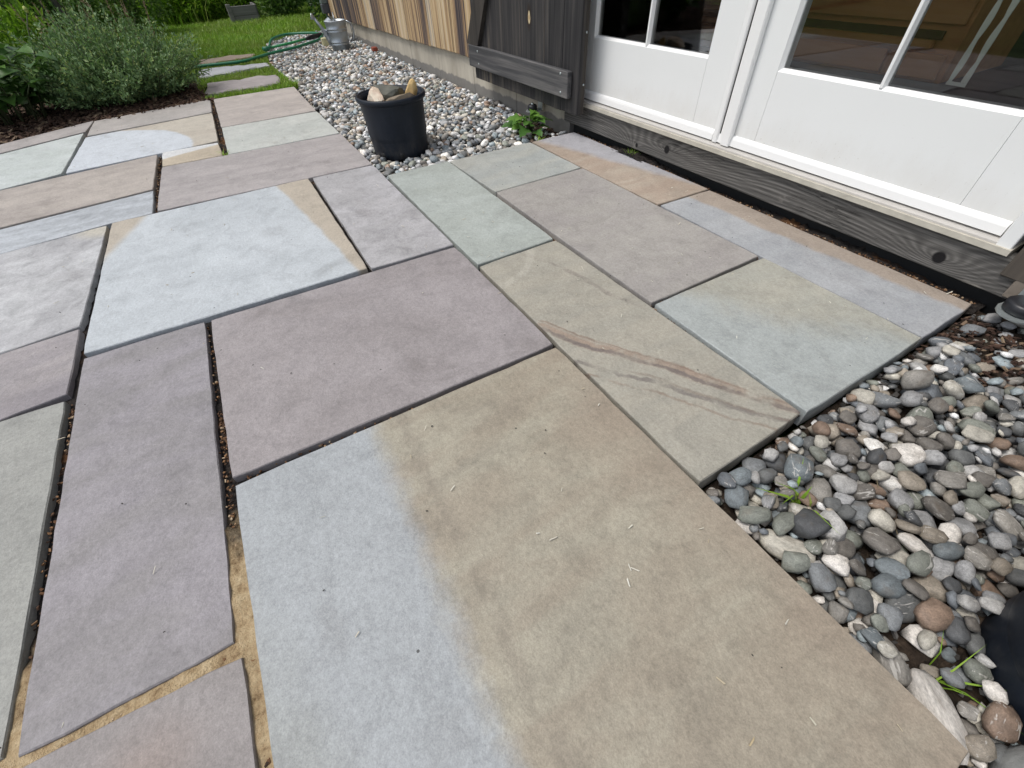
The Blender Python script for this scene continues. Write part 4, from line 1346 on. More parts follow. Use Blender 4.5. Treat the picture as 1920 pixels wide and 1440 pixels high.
# roof: two slopes
mb = MB()
mb.add([(-7.8, 1.25, 2.76), (1.9, 1.25, 2.76), (1.9, 4.3, 4.2), (-7.8, 4.3, 4.2), (-7.8, 1.25, 2.86), (1.9, 1.25, 2.86), (1.9, 4.3, 4.32), (-7.8, 4.3, 4.32)],
       [(0, 3, 2, 1), (4, 5, 6, 7), (0, 1, 5, 4), (1, 2, 6, 5), (2, 3, 7, 6), (3, 0, 4, 7)])
mb.build('roof', mat_plain('roof_shingle', (0.06, 0.055, 0.05), 0.9), house)
mb = MB()
mb.add([(-7.8, 4.302, 4.2), (1.9, 4.302, 4.2), (1.9, 7.3, 2.76), (-7.8, 7.3, 2.76), (-7.8, 4.302, 4.32), (1.9, 4.302, 4.32), (1.9, 7.3, 2.86), (-7.8, 7.3, 2.86)],
       [(0, 3, 2, 1), (4, 5, 6, 7), (0, 1, 5, 4), (1, 2, 6, 5), (2, 3, 7, 6), (3, 0, 4, 7)])
mb.build('roof', bpy.data.materials['roof_shingle'], house)
for xg in (-7.52, 1.63):
    MB().add([(xg, 1.56, 2.752), (xg, 7.0, 2.752), (xg, 4.3, 4.19), (xg + 0.03, 1.56, 2.752), (xg + 0.03, 7.0, 2.752), (xg + 0.03, 4.3, 4.19)],
             [(0, 1, 2), (3, 5, 4), (0, 2, 5, 3), (1, 4, 5, 2), (0, 3, 4, 1)]).build('gable', M['siding_dark'], house)

# sill and threshold
thr = MB()
thr.add([(-2.12, 1.533, 0.121), (-0.232, 1.533, 0.121), (-0.232, 1.60, 0.121), (-2.12, 1.60, 0.121), (-2.12, 1.533, 0.136), (-0.232, 1.533, 0.136), (-0.232, 1.60, 0.138), (-2.12, 1.60, 0.138)],
        [(0, 3, 2, 1), (4, 5, 6, 7), (0, 1, 5, 4), (1, 2, 6, 5), (3, 0, 4, 7), (2, 3, 7, 6)])
sill = thr.build('door_sill', M['sillwood'], house)
thr = MB()
thr.add([(-2.12, 1.541, 0.1365), (-0.245, 1.541, 0.1365), (-0.245, 1.70, 0.1385), (-2.12, 1.70, 0.1385), (-2.12, 1.541, 0.1415), (-0.245, 1.541, 0.1415), (-0.245, 1.60, 0.1475), (-2.12, 1.60, 0.1475), (-0.245, 1.70, 0.150), (-2.12, 1.70, 0.150)],
        [(0, 1, 5, 4), (4, 5, 6, 7), (7, 6, 8, 9), (1, 2, 8, 6, 5), (0, 4, 7, 9, 3), (3, 9, 8, 2), (0, 3, 2, 1)])
thr.build('threshold_plate', M['alu'], sill)


def french_door(x0, x1, gx0, gx1, mx):
    """leaf from x0 to x1, glass between gx0 and gx1, one vertical bar at mx"""
    yf, yb = 1.575, 1.617
    zb, zg0, zg1, zt = 0.153, 0.388, 1.94, 2.09
    d = empty('french_door', ((x0 + x1) / 2, 1.60, 0.153), parent=house)
    bx('bottom_rail', M['white'], gx0 + 0.0007, gx1 - 0.0007, yf, yb, zb, zg0, d, 0.0006)
    bx('top_rail', M['white'], gx0 + 0.0007, gx1 - 0.0007, yf, yb, zg1, zt, d, 0.0006)
    bx('stile', M['white'], x0, gx0, yf, yb, zb, zt, d, 0.0006)
    bx('stile', M['white'], gx1, x1, yf, yb, zb, zt, d, 0.0006)
    # sloped glazing bead round the glass
    bd = MB()
    w = 0.009
    yg = 1.586
    for (a, b, c, e) in (((gx0, zg0), (gx1, zg0), (gx1 - w, zg0 + w), (gx0 + w, zg0 + w)), ((gx1, zg0), (gx1, zg1), (gx1 - w, zg1 - w), (gx1 - w, zg0 + w)),
                         ((gx1, zg1), (gx0, zg1), (gx0 + w, zg1 - w), (gx1 - w, zg1 - w)), ((gx0, zg1), (gx0, zg0), (gx0 + w, zg0 + w), (gx0 + w, zg1 - w))):
        bd.add([(a[0], yf + 0.0012, a[1]), (b[0], yf + 0.0012, b[1]), (c[0], yg, c[1]), (e[0], yg, e[1]), (a[0], yb, a[1]), (b[0], yb, b[1]), (c[0], yb, c[1]), (e[0], yb, e[1])],
               [(0, 1, 2, 3), (3, 2, 6, 7), (0, 4, 5, 1)])
    bd.build('glazing_bead', M['bead'], d)
    # glass bars
    hb = 0.0085
    for (a0, a1, c0, c1) in ((mx - hb, mx + hb, zg0 + 0.004, zg1 - 0.004),):
        m = MB()
        prof = [(-hb, 1.5895), (-hb * 0.45, yf + 0.001), (hb * 0.45, yf + 0.001), (hb, 1.5895), (hb, 1.603), (-hb, 1.603)]
        n = len(prof)
        vs = [(mx + px, py, z) for z in (c0, c1) for px, py in prof]
        m.add(vs, [(i, (i + 1) % n, n + (i + 1) % n, n + i) for i in range(n)])
        m.build('glazing_bar', M['bead'], d)
    zc = zg0 + 0.53
    while zc < zg1 - 0.2:
        for (xa, xb) in ((gx0 + w, mx - hb), (mx + hb, gx1 - w)):
            bx('glazing_bar', M['bead'], xa, xb, yf + 0.002, 1.603, zc - hb, zc + hb, d)
        zc += 0.53
    for (xa, xb) in ((gx0 + 0.002, mx - hb * 0.6), (mx + hb * 0.6, gx1 - 0.002)):
        bx('pane', M['glass'], xa, xb, 1.5915, 1.5955, zg0 + 0.004, zg1 - 0.004, d)
    # weather bar along the foot of the leaf
    wb = MB()
    xa, xb = x0 + 0.003, x1 - 0.003
    pr = [(1.5745, 0.183), (1.566, 0.178), (1.563, 0.170), (1.561, 0.1495), (1.5745, 0.1495)]
    n = len(pr)
    wb.add([(xx, py, pz) for xx in (xa, xb) for py, pz in pr], [(i, n + i, n + (i + 1) % n, (i + 1) % n) for i in range(n)] + [tuple(range(n)), tuple(range(2 * n - 1, n - 1, -1))])
    wb.build('weather_bar', M['bead'], d)
    return d


french_door(-2.09, -1.2045, -1.997, -1.326, -1.656)
d2 = french_door(-1.196, -0.272, -1.037, -0.392, -0.717)
# meeting stiles: moulded strips over the gap between the leaves
for (a, b, y0) in ((-1.2035, -1.181, 1.556), (-1.1765, -1.160, 1.563), (-1.1595, -1.122, 1.552)):
    MB().box(a, b, y0, 1.5738, 0.1455, 2.09, 0.0035).build('astragal', M['bead'], d2)
MB().box(-1.1805, -1.177, 1.566, 1.574, 0.147, 2.09).build('gap_strip', M['darkfill'], d2)  # dark strip filling the gap between the leaves
MB().box(-0.2685, -0.236, 1.540, 1.70, 0.123, 2.118, 0.002).build('door_jamb', M['white'], house)
MB().box(-2.128, -2.094, 1.545, 1.70, 0.15, 2.118, 0.002).build('door_jamb', M['white'], house)
MB().box(-2.092, -0.270, 1.56, 1.70, 2.093, 2.118, 0.001).build('door_jamb', M['white'], house)
bx('gap_strip', M['darkfill'], -2.092, -0.272, 1.60, 1.615, 0.1495, 0.1525, house)  # dark strip along the gap below the leaves

# sliding barn shutter, pushed open along the wall
sh = empty('sliding_shutter', (-2.5, 1.48, 0.1), parent=house)
px = [-3.055, -2.83, -2.665, -2.475, -2.245, -2.085, -1.945]
for i, (a, b) in enumerate(zip(px[:-1], px[1:])):
    kn = [(-2.385 - (-2.5), 0.445 - 0.1, 0.013, 0.030)] if i == 3 else ([(-2.68 + 2.5, 1.0, 0.01, 0.02)] if i == 1 else [])
    MB().box(a + 0.001, b - 0.001, 1.460 + random.uniform(0, 0.0016), 1.484, 0.100 + random.uniform(-0.001, 0.001), 2.12, 0.0018).build('plank', mat_shutter('shutter_plank', kn), sh)
for i, (a, b) in enumerate([(-3.05, -2.7), (-2.7, -2.3), (-2.3, -1.947)]):
    MB().box(a + 0.001, b - 0.001, 1.4845, 1.503, 0.102, 2.12, 0.001).build('backing_board', M['siding_dark'], sh)
MB().box(-3.075, -1.995, 1.432, 1.4595, 0.166, 0.276, 0.003).build('batten', M['batten'], sh)
MB().box(-3.075, -1.995, 1.432, 1.4595, 1.72, 1.83, 0.003).build('batten', M['batten'], sh)
# diagonal brace between the battens
b0 = Vector((-3.018, 0, 0.277))
b1 = Vector((-2.11, 0, 1.719))
dr = (b1 - b0).normalized()
hw = 0.062
mb = MB()
kx = hw / dr.z
vs = []
for y in (1.434, 1.4592):
    vs += [(b0.x - kx, y, b0.z), (b0.x + kx, y, b0.z), (b1.x + kx, y, b1.z), (b1.x - kx, y, b1.z)]
mb.add(vs, [(0, 1, 2, 3), (7, 6, 5, 4), (0, 4, 5, 1), (1, 5, 6, 2), (2, 6, 7, 3), (3, 7, 4, 0)])
mb.build('brace', M['siding_dark'], sh)
for (sx_, sz_) in ((-2.945, 0.252), (-2.94, 0.190), (-2.055, 0.262), (-2.05, 0.186)):
    MB().lathe((sx_, 1.4315, sz_), [(0.0001, 0.0022), (0.005, 0.0018), (0.0062, 0.0)], 10, tilt=Matrix.Rotation(R(90), 3, 'X')).build('screw', M['steel'], sh)
for k, sz_ in enumerate((0.225, 0.42)):
    MB().lathe((-1.9443, 1.49, sz_), [(0.0001, 0.002), (0.004, 0.0015), (0.005, 0.0)], 10, tilt=Matrix.Rotation(R(90), 3, 'Y')).build('screw', M['steel'], sh)


def roller(x, y, z, k=1.0):
    r_ = empty('roller_guide', (x, y, z), parent=house)
    # bent plate: upright against the wall, round-nosed foot carrying the wheel
    mb = MB()
    mb.box(x - 0.022 * k, x + 0.022 * k, 1.527, 1.531, z - 0.012, z + 0.075 * k, 0.001)
    mb.build('plate', M['steel'], r_)
    ft = MB()
    pts = [(x - 0.024 * k, 1.527), (x + 0.024 * k, 1.527)]
    for q in range(9):
        a = math.pi * q / 8
        pts.append((x + 0.030 * k * math.cos(a), y - 0.012 - 0.034 * k * math.sin(a)))
    n = len(pts)
    ft.add([(p[0], p[1], zz) for zz in (z - 0.016, z - 0.012) for p in pts], [tuple(range(n))[::-1], tuple(range(n, 2 * n))] + [(i, (i + 1) % n, n + (i + 1) % n, n + i) for i in range(n)])
    ft.build('foot_plate', M['steel'], r_)
    MB().lathe((x, y - 0.008, z - 0.0115), [(0.0001, 0), (0.024 * k, 0), (0.026 * k, 0.004), (0.026 * k, 0.022), (0.022 * k, 0.027), (0.008, 0.028), (0.0001, 0.028)], 24).build('wheel', M['rubber'], r_)
    MB().lathe((x, y - 0.008, z + 0.0167), [(0.008, 0), (0.008, 0.005), (0.005, 0.008), (0.0001, 0.008)], 10).build('bolt', M['steel'], r_)
    MB().lathe((x + 0.004, 1.5262, z + 0.055), [(0.0001, 0.003), (0.006, 0.002), (0.007, 0.0)], 10, tilt=Matrix.Rotation(R(90), 3, 'X')).build('bolt', M['steel'], r_)
    return r_


roller(-2.385, 1.485, 0.052)
roller(-0.128, 1.492, 0.048, 1.45)
MB().box(-0.185, -0.150, 1.536, 1.56, 0.030, 0.085, 0.002).build('end_block', mat_plain('raw_end_grain', (0.20, 0.17, 0.14), 0.85, 0, 0.3, 40, 0.5, 80), house)
# cables hanging down the foundation near the far end
mb = MB()
for k in range(3):
    xk = -6.28 + 0.05 * k
    mb.tube([(xk - 0.06, 1.525, 0.13), (xk - 0.03, 1.51, 0.09), (xk + 0.02, 1.50, 0.04), (xk + 0.03, 1.47, -0.02)], 0.004, 6)
mb.build('cable', M['rubber'], house)

# utility box on the far corner of the wall
ub = empty('utility_box', (-7.25, 1.53, 0.18), 'grey-green utility box on the far end of the timber wall', 'utility box')
MB().box(-7.33, -7.24, 1.45, 1.527, 0.255, 0.62, 0.006).build('case', M['box'], ub)
MB().box(-7.335, -7.235, 1.445, 1.5275, 0.165, 0.254, 0.006).build('lower_cover', M['boxlow'], ub)
MB().tube([(-7.285, 1.49, 0.165), (-7.285, 1.49, 0.06), (-7.285, 1.49, -0.05)], 0.012, 8).build('conduit', M['box'], ub)

# ------------------------------------------------------------------ room behind the glass
cab = empty('wooden_cabinet', (-2.3, 3.2, 0.15), 'low brown wooden cabinet with wide drawers behind the right-hand door glass', 'cabinet')
MB().box(-3.6, -1.12, 2.99, 3.6, 0.152, 0.62, 0.004).build('carcass', M['cab'], cab)
MB().box(-3.58, -1.40, 2.965, 2.988, 0.165, 0.262, 0.004).build('drawer_front', M['cab'], cab)
MB().box(-1.385, -1.14, 2.965, 2.988, 0.165, 0.262, 0.004).build('drawer_front', M['cab'], cab)
MB().box(-3.60, -1.22, 2.95, 2.988, 0.280, 0.312, 0.004).build('step_board', M['cab'], cab)
MB().box(-3.60, -1.20, 2.975, 2.988, 0.3125, 0.345, 0.0).build('painted_recess_shade', M['cab_shade'], cab)  # dark strip painted for the shade in the recess between drawers
MB().box(-3.58, -1.14, 2.968, 2.988, 0.37, 0.60, 0.004).build('drawer_front', M['cab'], cab)
MB().box(-3.65, -1.08, 2.93, 3.62, 0.621, 0.66, 0.004).build('top_board', M['cab'], cab)
# scalloped strap hanging just inside the glass
mb = MB()
def strap(x0, z0, x1, z1, w, amp):
    n = 26
    vs, fs = [], []
    d = Vector((x1 - x0, 0, z1 - z0))
    L = d.length
    d.normalize()
    s = Vector((d.z, 0, -d.x))
    for i in range(n + 1):
        p = Vector((x0, 1.95, z0)) + d * L * i / n
        ww = w + amp * abs(math.sin(i * 0.55))
        for y in (1.95, 1.953):
            vs += [(p.x - s.x * ww * 0.3, y, p.z - s.z * ww * 0.3), (p.x + s.x * ww, y, p.z + s.z * ww)]
    for i in range(n):
        a = i * 4
        fs += [(a, a + 1, a + 5, a + 4), (a + 2, a + 6, a + 7, a + 3), (a, a + 4, a + 6, a + 2), (a + 1, a + 3, a + 7, a + 5)]
    mb.add(vs, fs)
strap(-0.708, 0.362, -0.690, 0.80, 0.007, 0.006)
strap(-0.650, 0.80, -0.664, 0.362, 0.007, 0.006)
mb.box(-0.712, -0.660, 1.950, 1.953, 0.352, 0.3615)
o = mb.build('scalloped_strap', M['lace'])
tag(o, 'pale scalloped strap hanging in a long loop inside the right door glass', 'strap')

# ------------------------------------------------------------------ black pot with stones
def pot(c, z0, rb, rt, h, label, with_holes=True):
    p = empty('plant_pot', (c[0], c[1], z0), label, 'plant pot')
    prof = [(0.0001, 0.004), (rb - 0.008, 0.0), (rb, 0.006)]
    for k in range(1, 8):
        s = k / 8
        prof.append((rb + (rt - 0.012 - rb) * s, h * s * 0.93))
    prof += [(rt - 0.012, h - 0.032), (rt - 0.010, h - 0.026)]
    inner = [(rt - 0.014, h - 0.004), (rt - 0.020, h - 0.03), (rb + (rt - rb) * 0.35, h * 0.4), (rb - 0.006, 0.02), (0.0001, 0.018)]
    MB().lathe((c[0], c[1], z0), prof + inner, 48).build('body', M['plastic'], p)
    MB().lathe((c[0], c[1], z0), [(rt - 0.0125, h - 0.024), (rt - 0.004, h - 0.024), (rt + 0.001, h - 0.018), (rt + 0.002, h - 0.008), (rt - 0.001, h - 0.001), (rt - 0.008, h), (rt - 0.0125, h - 0.005), (rt - 0.0125, h - 0.024)], 48).build('rim', M['plastic'], p)
    return p


pt = pot(POT, -0.045, 0.138, 0.168, 0.268, 'black plastic nursery pot filled with rocks, standing on the gravel')
for k, a in enumerate((-2.0, -1.05, -0.3)):
    ca, sa = math.cos(a), math.sin(a)
    MB().lathe((POT[0] + ca * 0.1385, POT[1] + sa * 0.1385, -0.018), [(0.0001, 0.0022), (0.013, 0.0018), (0.014, 0.0)], 12, tilt=Matrix.Rotation(a, 3, 'Z') @ Matrix.Rotation(R(90), 3, 'Y')).build('drain_hole', M['darkfill'], pt)
MB().lathe((POT[0], POT[1], 0.10), [(0.0001, 0.0), (0.146, 0.0)], 32).build('soil', M['soil'], pt)
vd = Vector((POT[0], POT[1], 0)).normalized()
sd = Vector((vd.y, -vd.x, 0))
def potp(side, depth, z):
    return (POT[0] + sd.x * side + vd.x * depth, POT[1] + sd.y * side + vd.y * depth, z)
mq = mat_rock('pink_quartz_rock', (0.60, 0.42, 0.32), (0.80, 0.70, 0.56), (0.86, 0.82, 0.72), 22)
mg = mat_rock('grey_green_rock', (0.07, 0.075, 0.065), (0.15, 0.15, 0.125), (0.22, 0.21, 0.17), 10)
mo_ = mat_rock('ochre_rock', (0.55, 0.36, 0.14), (0.74, 0.54, 0.26), (0.84, 0.74, 0.50), 18)
rock('rock', potp(-0.075, -0.035, 0.212), (0.072, 0.058, 0.082), 21, mq, 'pale pink and cream rock at the left of the black pot', 'rock', 'rocks in the black pot', (0.5, 0.9, 0.6), 14, 3, rough=0.06)
rock('rock', potp(0.008, 0.025, 0.205), (0.105, 0.06, 0.072), 36, mg, 'big grey-green rock in the middle of the black pot', 'rock', 'rocks in the black pot', (0.1, 0.15, 1.0), 14, 3, rough=0.06)
rock('rock', potp(0.022, -0.07, 0.190), (0.095, 0.055, 0.062), 44, mat_rock('brown_rock', (0.16, 0.125, 0.09), (0.27, 0.22, 0.16), (0.2, 0.2, 0.17), 10), 'brownish rock at the front of the black pot', 'rock', 'rocks in the black pot', (0.2, -0.3, 1.1), 14, 3, rough=0.06)
rock('rock', potp(0.094, -0.01, 0.215), (0.040, 0.046, 0.085), 52, mo_, 'narrow ochre rock leaning on the right rim of the black pot', 'rock', 'rocks in the black pot', (0.35, 0.5, 1.0), 13, 3, rough=0.05)
pot(POT2, -0.075, 0.152, 0.190, 0.30, 'black plastic pot cut off by the right edge, among large pebbles')

# ------------------------------------------------------------------ watering can
wc = empty('watering_can', (CAN[0], CAN[1], -0.03), 'galvanised watering can by the end of the timber wall', 'watering can')
vw = Vector((CAN[0], CAN[1], 0)).normalized()
sw = Vector((vw.y, -vw.x, 0))


def cp(s, d, z):
    return (CAN[0] + sw.x * s + vw.x * d, CAN[1] + sw.y * s + vw.y * d, z)


zb = -0.022
prof = [(0.0001, 0.004), (0.090, 0.0), (0.092, 0.004)]
rr = lambda z: 0.091 + 0.014 * z / 0.235
def ridge(z):
    return [(rr(z - 0.006), z - 0.006), (rr(z) + 0.0045, z - 0.002), (rr(z) + 0.0045, z + 0.002), (rr(z + 0.006), z + 0.006)]
for z in (0.045, 0.066, 0.150, 0.172):
    prof += ridge(z)
prof += [(rr(0.226), 0.226), (rr(0.23) + 0.004, 0.229), (rr(0.23) + 0.004, 0.235), (rr(0.23) - 0.003, 0.236), (rr(0.2) - 0.004, 0.20), (0.088, 0.02), (0.0001, 0.018)]
MB().lathe((CAN[0], CAN[1], zb), prof, 40).build('body', M['zinc'], wc)
# crescent hood over the front half of the mouth
hd = MB()
vs, fs = [], []
n = 18
for i in range(n + 1):
    a = math.pi * (0.62 + 0.76 * i / n)
    p = rr(0.235) + 0.001
    vs.append(cp(math.cos(a) * p, math.sin(a) * p, zb + 0.235))
    q = 0.055
    vs.append(cp(math.cos(a) * q, math.sin(a) * q * 1.25, zb + 0.235 + 0.03 * math.sin(math.pi * i / n)))
fs = [(2 * i, 2 * i + 2, 2 * i + 3, 2 * i + 1) for i in range(n)]
m2 = len(vs)
vs += [(x, y, z - 0.002) for x, y, z in vs]
fs += [(m2 + 2 * i + 1, m2 + 2 * i + 3, m2 + 2 * i + 2, m2 + 2 * i) for i in range(n)]
hd.add(vs, fs, True)
hd.build('hood', M['zinc'], wc)
MB().tube([cp(-0.082, -0.01, zb + 0.055), cp(-0.105, -0.012, zb + 0.10), cp(-0.15, -0.014, zb + 0.20), cp(-0.192, -0.016, zb + 0.268)], [0.030, 0.024, 0.016, 0.0125], 14).build('spout', M['zinc'], wc)
MB().tube([cp(-0.188, -0.016, zb + 0.264), cp(-0.202, -0.017, zb + 0.275), cp(-0.214, -0.018, zb + 0.282), cp(-0.219, -0.018, zb + 0.284)], [0.013, 0.022, 0.027, 0.026], 16).build('rose', M['zinc'], wc)
MB().tube([cp(-0.088, -0.01, zb + 0.165), cp(-0.115, -0.012, zb + 0.158)], 0.0075, 8).build('spout_stay', M['zinc'], wc)
MB().tube([cp(0.105, 0.0, zb + 0.05), cp(0.150, 0.0, zb + 0.08), cp(0.168, 0.0, zb + 0.14), cp(0.155, 0.0, zb + 0.205), cp(0.108, 0.0, zb + 0.225)], 0.007, 8).build('back_handle', M['zinc'], wc)
MB().tube([cp(0.0, 0.10, zb + 0.235), cp(0.0, 0.075, zb + 0.275), cp(0.0, 0.0, zb + 0.295), cp(0.0, -0.075, zb + 0.275), cp(0.0, -0.10, zb + 0.235)], 0.0055, 8).build('top_handle', M['zinc'], wc)

# ------------------------------------------------------------------ small things on the gravel
mb = MB()
mb.box(-6.31, -6.25, 1.15, 1.235, -0.03, 0.045, 0.006)
o = mb.build('stone_block', M['cream'])
tag(o, 'square cream-yellow block on the gravel left of the watering can', 'block')
o = MB().box(-5.43, -5.36, 1.452, 1.50, -0.01, 0.022, 0.004).build('brick', M['brick'])
tag(o, 'red brick fragment lying in the gravel against the foundation', 'brick')
hp = [(-5.70, -0.45, 0.0), (-5.716, -0.117, 0.012), (-5.68, 0.10, 0.012), (-5.68, 0.28, 0.012), (-5.80, 0.42, 0.012), (-5.94, 0.56, 0.012), (-6.02, 0.70, 0.014), (-6.13, 0.86, 0.014), (-6.30, 1.02, 0.014), (-6.42, 1.14, 0.016), (-6.62, 1.22, 0.016),
      (-6.85, 1.28, 0.016), (-7.08, 1.22, 0.016), (-7.22, 1.05, 0.016), (-7.24, 0.90, 0.016), (-7.05, 0.76, 0.016), (-6.80, 0.68, 0.014), (-6.5, 0.63, 0.014), (-6.36, 0.60, 0.014)]
def cat(pts, n=6):
    P = [Vector(p) for p in pts]
    out = []
    for i in range(len(P) - 1):
        a, b, c, d = P[max(i - 1, 0)], P[i], P[i + 1], P[min(i + 2, len(P) - 1)]
        for k in range(n):
            s = k / n
            out.append(0.5 * ((2 * b) + (c - a) * s + (2 * a - 5 * b + 4 * c - d) * s * s + (3 * b - a - 3 * c + d) * s ** 3))
    out.append(P[-1])
    return out
o = MB().tube(cat(hp), 0.0125, 8).build('garden_hose', M['hose'])
tag(o, 'green garden hose running from the stepping stones into the gravel', 'hose')
wd = empty('hose_wand', (-6.5, 0.9, 0.02), 'green stick with a black grip lying across the gravel', 'wand')
MB().tube([(-6.28, 0.62, 0.02), (-6.40, 0.86, 0.024), (-6.50, 1.02, 0.028)], 0.011, 8).build('shaft', M['wandgreen'], wd)
MB().tube([(-6.50, 1.02, 0.028), (-6.58, 1.10, 0.030), (-6.70, 1.24, 0.030)], [0.014, 0.022, 0.022], 10).build('grip', M['rubber'], wd)
MB().tube([(-6.24, 0.53, 0.012), (-6.28, 0.62, 0.02)], [0.026, 0.012], 10).build('nozzle', M['hose'], wd)

# weathered planter beyond the lawn
pl = empty('planter_box', (-9.75, 0.72, -0.03), 'weathered grey wooden planter box at the far edge of the lawn', 'planter')
for k in range(2):
    z0 = -0.05 + k * 0.115
    MB().box(-9.62, -9.59, 0.56, 0.92, z0, z0 + 0.112, 0.002).build('board', M['oldboard'], pl)
    MB().box(-10.15, -9.622, 0.54, 0.57, z0, z0 + 0.112, 0.002).build('board', M['oldboard'], pl)
    MB().box(-10.15, -9.622, 0.91, 0.94, z0, z0 + 0.112, 0.002).build('board', M['oldboard'], pl)
MB().box(-9.588, -9.56, 0.515, 0.572, -0.05, 0.205, 0.002).build('corner_post', M['oldboard'], pl)
MB().box(-10.14, -9.625, 0.572, 0.908, 0.10, 0.13).build('soil', M['soil'], pl)

# ------------------------------------------------------------------ plants
def leaves(P, D, ln, wd, jitter=0.5, fold=0.25):
    """P (n,3) leaf bases, D (n,3) directions -> folded rhombic leaves"""
    n = len(P)
    D = D + rng.normal(0, jitter, D.shape)
    D /= np.linalg.norm(D, axis=1)[:, None] + 1e-9
    up = rng.normal(0, 1, D.shape) * 0.6 + np.array([0, 0, 1])
    s = np.cross(D, up)
    s /= np.linalg.norm(s, axis=1)[:, None] + 1e-9
    nn = np.cross(s, D)
    L = (ln * rng.uniform(0.6, 1.35, n))[:, None]
    W = (wd * rng.uniform(0.6, 1.35, n))[:, None]
    p0 = P
    p1 = P + D * L * 0.45 + s * W * 0.5 + nn * W * fold
    p2 = P + D * L
    p3 = P + D * L * 0.45 - s * W * 0.5 + nn * W * fold
    V = np.stack([p0, p1, p2, p3], 1).reshape(-1, 3)
    b = (np.arange(n) * 4)[:, None]
    F = np.concatenate([b + np.array([[0, 1, 2]]), b + np.array([[0, 2, 3]])], 0)
    return V, F


def clump_points(n, c, rad, nclump, spread, low=0.0):
    """leaf positions gathered in clumps that fill an ellipsoid, thinner inside"""
    d = rng.normal(0, 1, (nclump, 3))
    d /= np.linalg.norm(d, axis=1)[:, None]
    r = rng.uniform(0.35, 1.0, nclump) ** 0.5
    cc = d * r[:, None] * rng.uniform(0.75, 1.12, (nclump, 1))
    cc[:, 2] = np.where(cc[:, 2] < -low, -cc[:, 2] * rng.uniform(0, 1, nclump), cc[:, 2])
    k = rng.integers(0, nclump, n)
    q = cc[k] + rng.normal(0, spread, (n, 3))
    return q * np.array(rad) + np.array(c), q


def bush(name, c, rad, n, ln, wd, mat, label, cat='bush', group=None, nclump=60, spread=0.13, stems=7, z0=-0.05, low=0.6):
    root = empty(name, (c[0], c[1], z0), label, cat, group)
    P, q = clump_points(n, (c[0], c[1], c[2]), rad, nclump, spread, low)
    P[:, 2] = np.maximum(P[:, 2], z0 + 0.01)
    D = q + np.array([0, 0, 0.3])
    V, F = leaves(P, D, ln, wd, 0.8)
    np_mesh('foliage', V, F, mat, root, smooth=False)
    mb = MB()
    for i in range(stems):
        a = random.uniform(0, 6.28)
        e = random.uniform(0.3, 0.9)
        tip = Vector((c[0] + math.cos(a) * rad[0] * e, c[1] + math.sin(a) * rad[1] * e, c[2] + rad[2] * random.uniform(0.1, 0.8)))
        b = Vector((c[0] + math.cos(a) * 0.05, c[1] + math.sin(a) * 0.05, z0))
        mid = b.lerp(tip, 0.5) + Vector((0, 0, 0.08))
        mb.tube([b, mid, tip], [0.012, 0.008, 0.003], 5)
    mb.build('stem', M['bark'], root)
    return root


# the grey-green mound at the edge of the patio
shrub = empty('grey_shrub', (-4.80, -0.68, -0.02), 'rounded grey-green shrub with fine leaves spilling towards the patio edge', 'shrub')
Pl, Dl, Pt, Dt = [], [], [], []
stem = MB()
for i in range(950):
    a = random.uniform(0, 2 * math.pi)
    e = math.sqrt(random.random())
    b = Vector((-4.72 + 0.25 * e * math.cos(a), -0.66 + 0.34 * e * math.sin(a), -0.015))
    out = Vector((0.27 * math.cos(a), 0.32 * math.sin(a), 0))
    h = random.uniform(0.10, 0.50) * (1.12 - 0.55 * e)
    hb = 0.10 * max(0, -math.cos(a))          # taller at the back
    tip = b + out * e * random.uniform(0.75, 1.15) + Vector((random.gauss(0, 0.03), random.gauss(0, 0.03), h + hb + 0.03))
    mid = b.lerp(tip, 0.5) + Vector((0, 0, 0.05)) - out * 0.08 * e
    if i % 4 == 0:
        stem.tube([b, mid, tip], [0.004, 0.003, 0.0015], 4)
    n = 34
    s = rng.uniform(0.12, 1.0, n)
    p = np.outer((1 - s) ** 2, b) + np.outer(2 * s * (1 - s), mid) + np.outer(s ** 2, tip)
    p += rng.normal(0, 0.008, p.shape)
    d = np.array((tip - b).normalized())[None] * 0.7 + rng.normal(0, 0.7, (n, 3)) + np.array([0, 0, 0.25])
    Pl.append(p)
    Dl.append(d)
V, F = leaves(np.vstack(Pl), np.vstack(Dl), 0.026, 0.012, 0.25)
np_mesh('foliage', V, F, M['greygreen'], shrub)
stem.build('stem', M['stem'], shrub)
# dry seed spikes above it
sp = MB()
Pp, Dp = [], []
for i in range(34):
    y = random.uniform(-1.05, -0.25)
    x = random.uniform(-5.25, -4.95)
    z = random.uniform(0.36, 0.58)
    b = Vector((x + 0.1, y * 0.8 - 0.12, 0.05))
    tp = Vector((x, y, z))
    sp.tube([b, b.lerp(tp, 0.6) + Vector((0, 0, 0.03)), tp], [0.003, 0.0025, 0.0015], 4)
    s = rng.uniform(0.72, 1.0, 20)
    Pp.append(np.outer(1 - s, b) + np.outer(s, tp))
    Dp.append(np.tile(np.array([0, 0, 0.7]), (20, 1)) + rng.normal(0, 0.5, (20, 3)))
sp.build('dry_stem', M['brownstem'], shrub)
V, F = leaves(np.vstack(Pp), np.vstack(Dp), 0.02, 0.009, 0.2)
np_mesh('seed_heads', V, F, M['plume'], shrub, 'stuff')


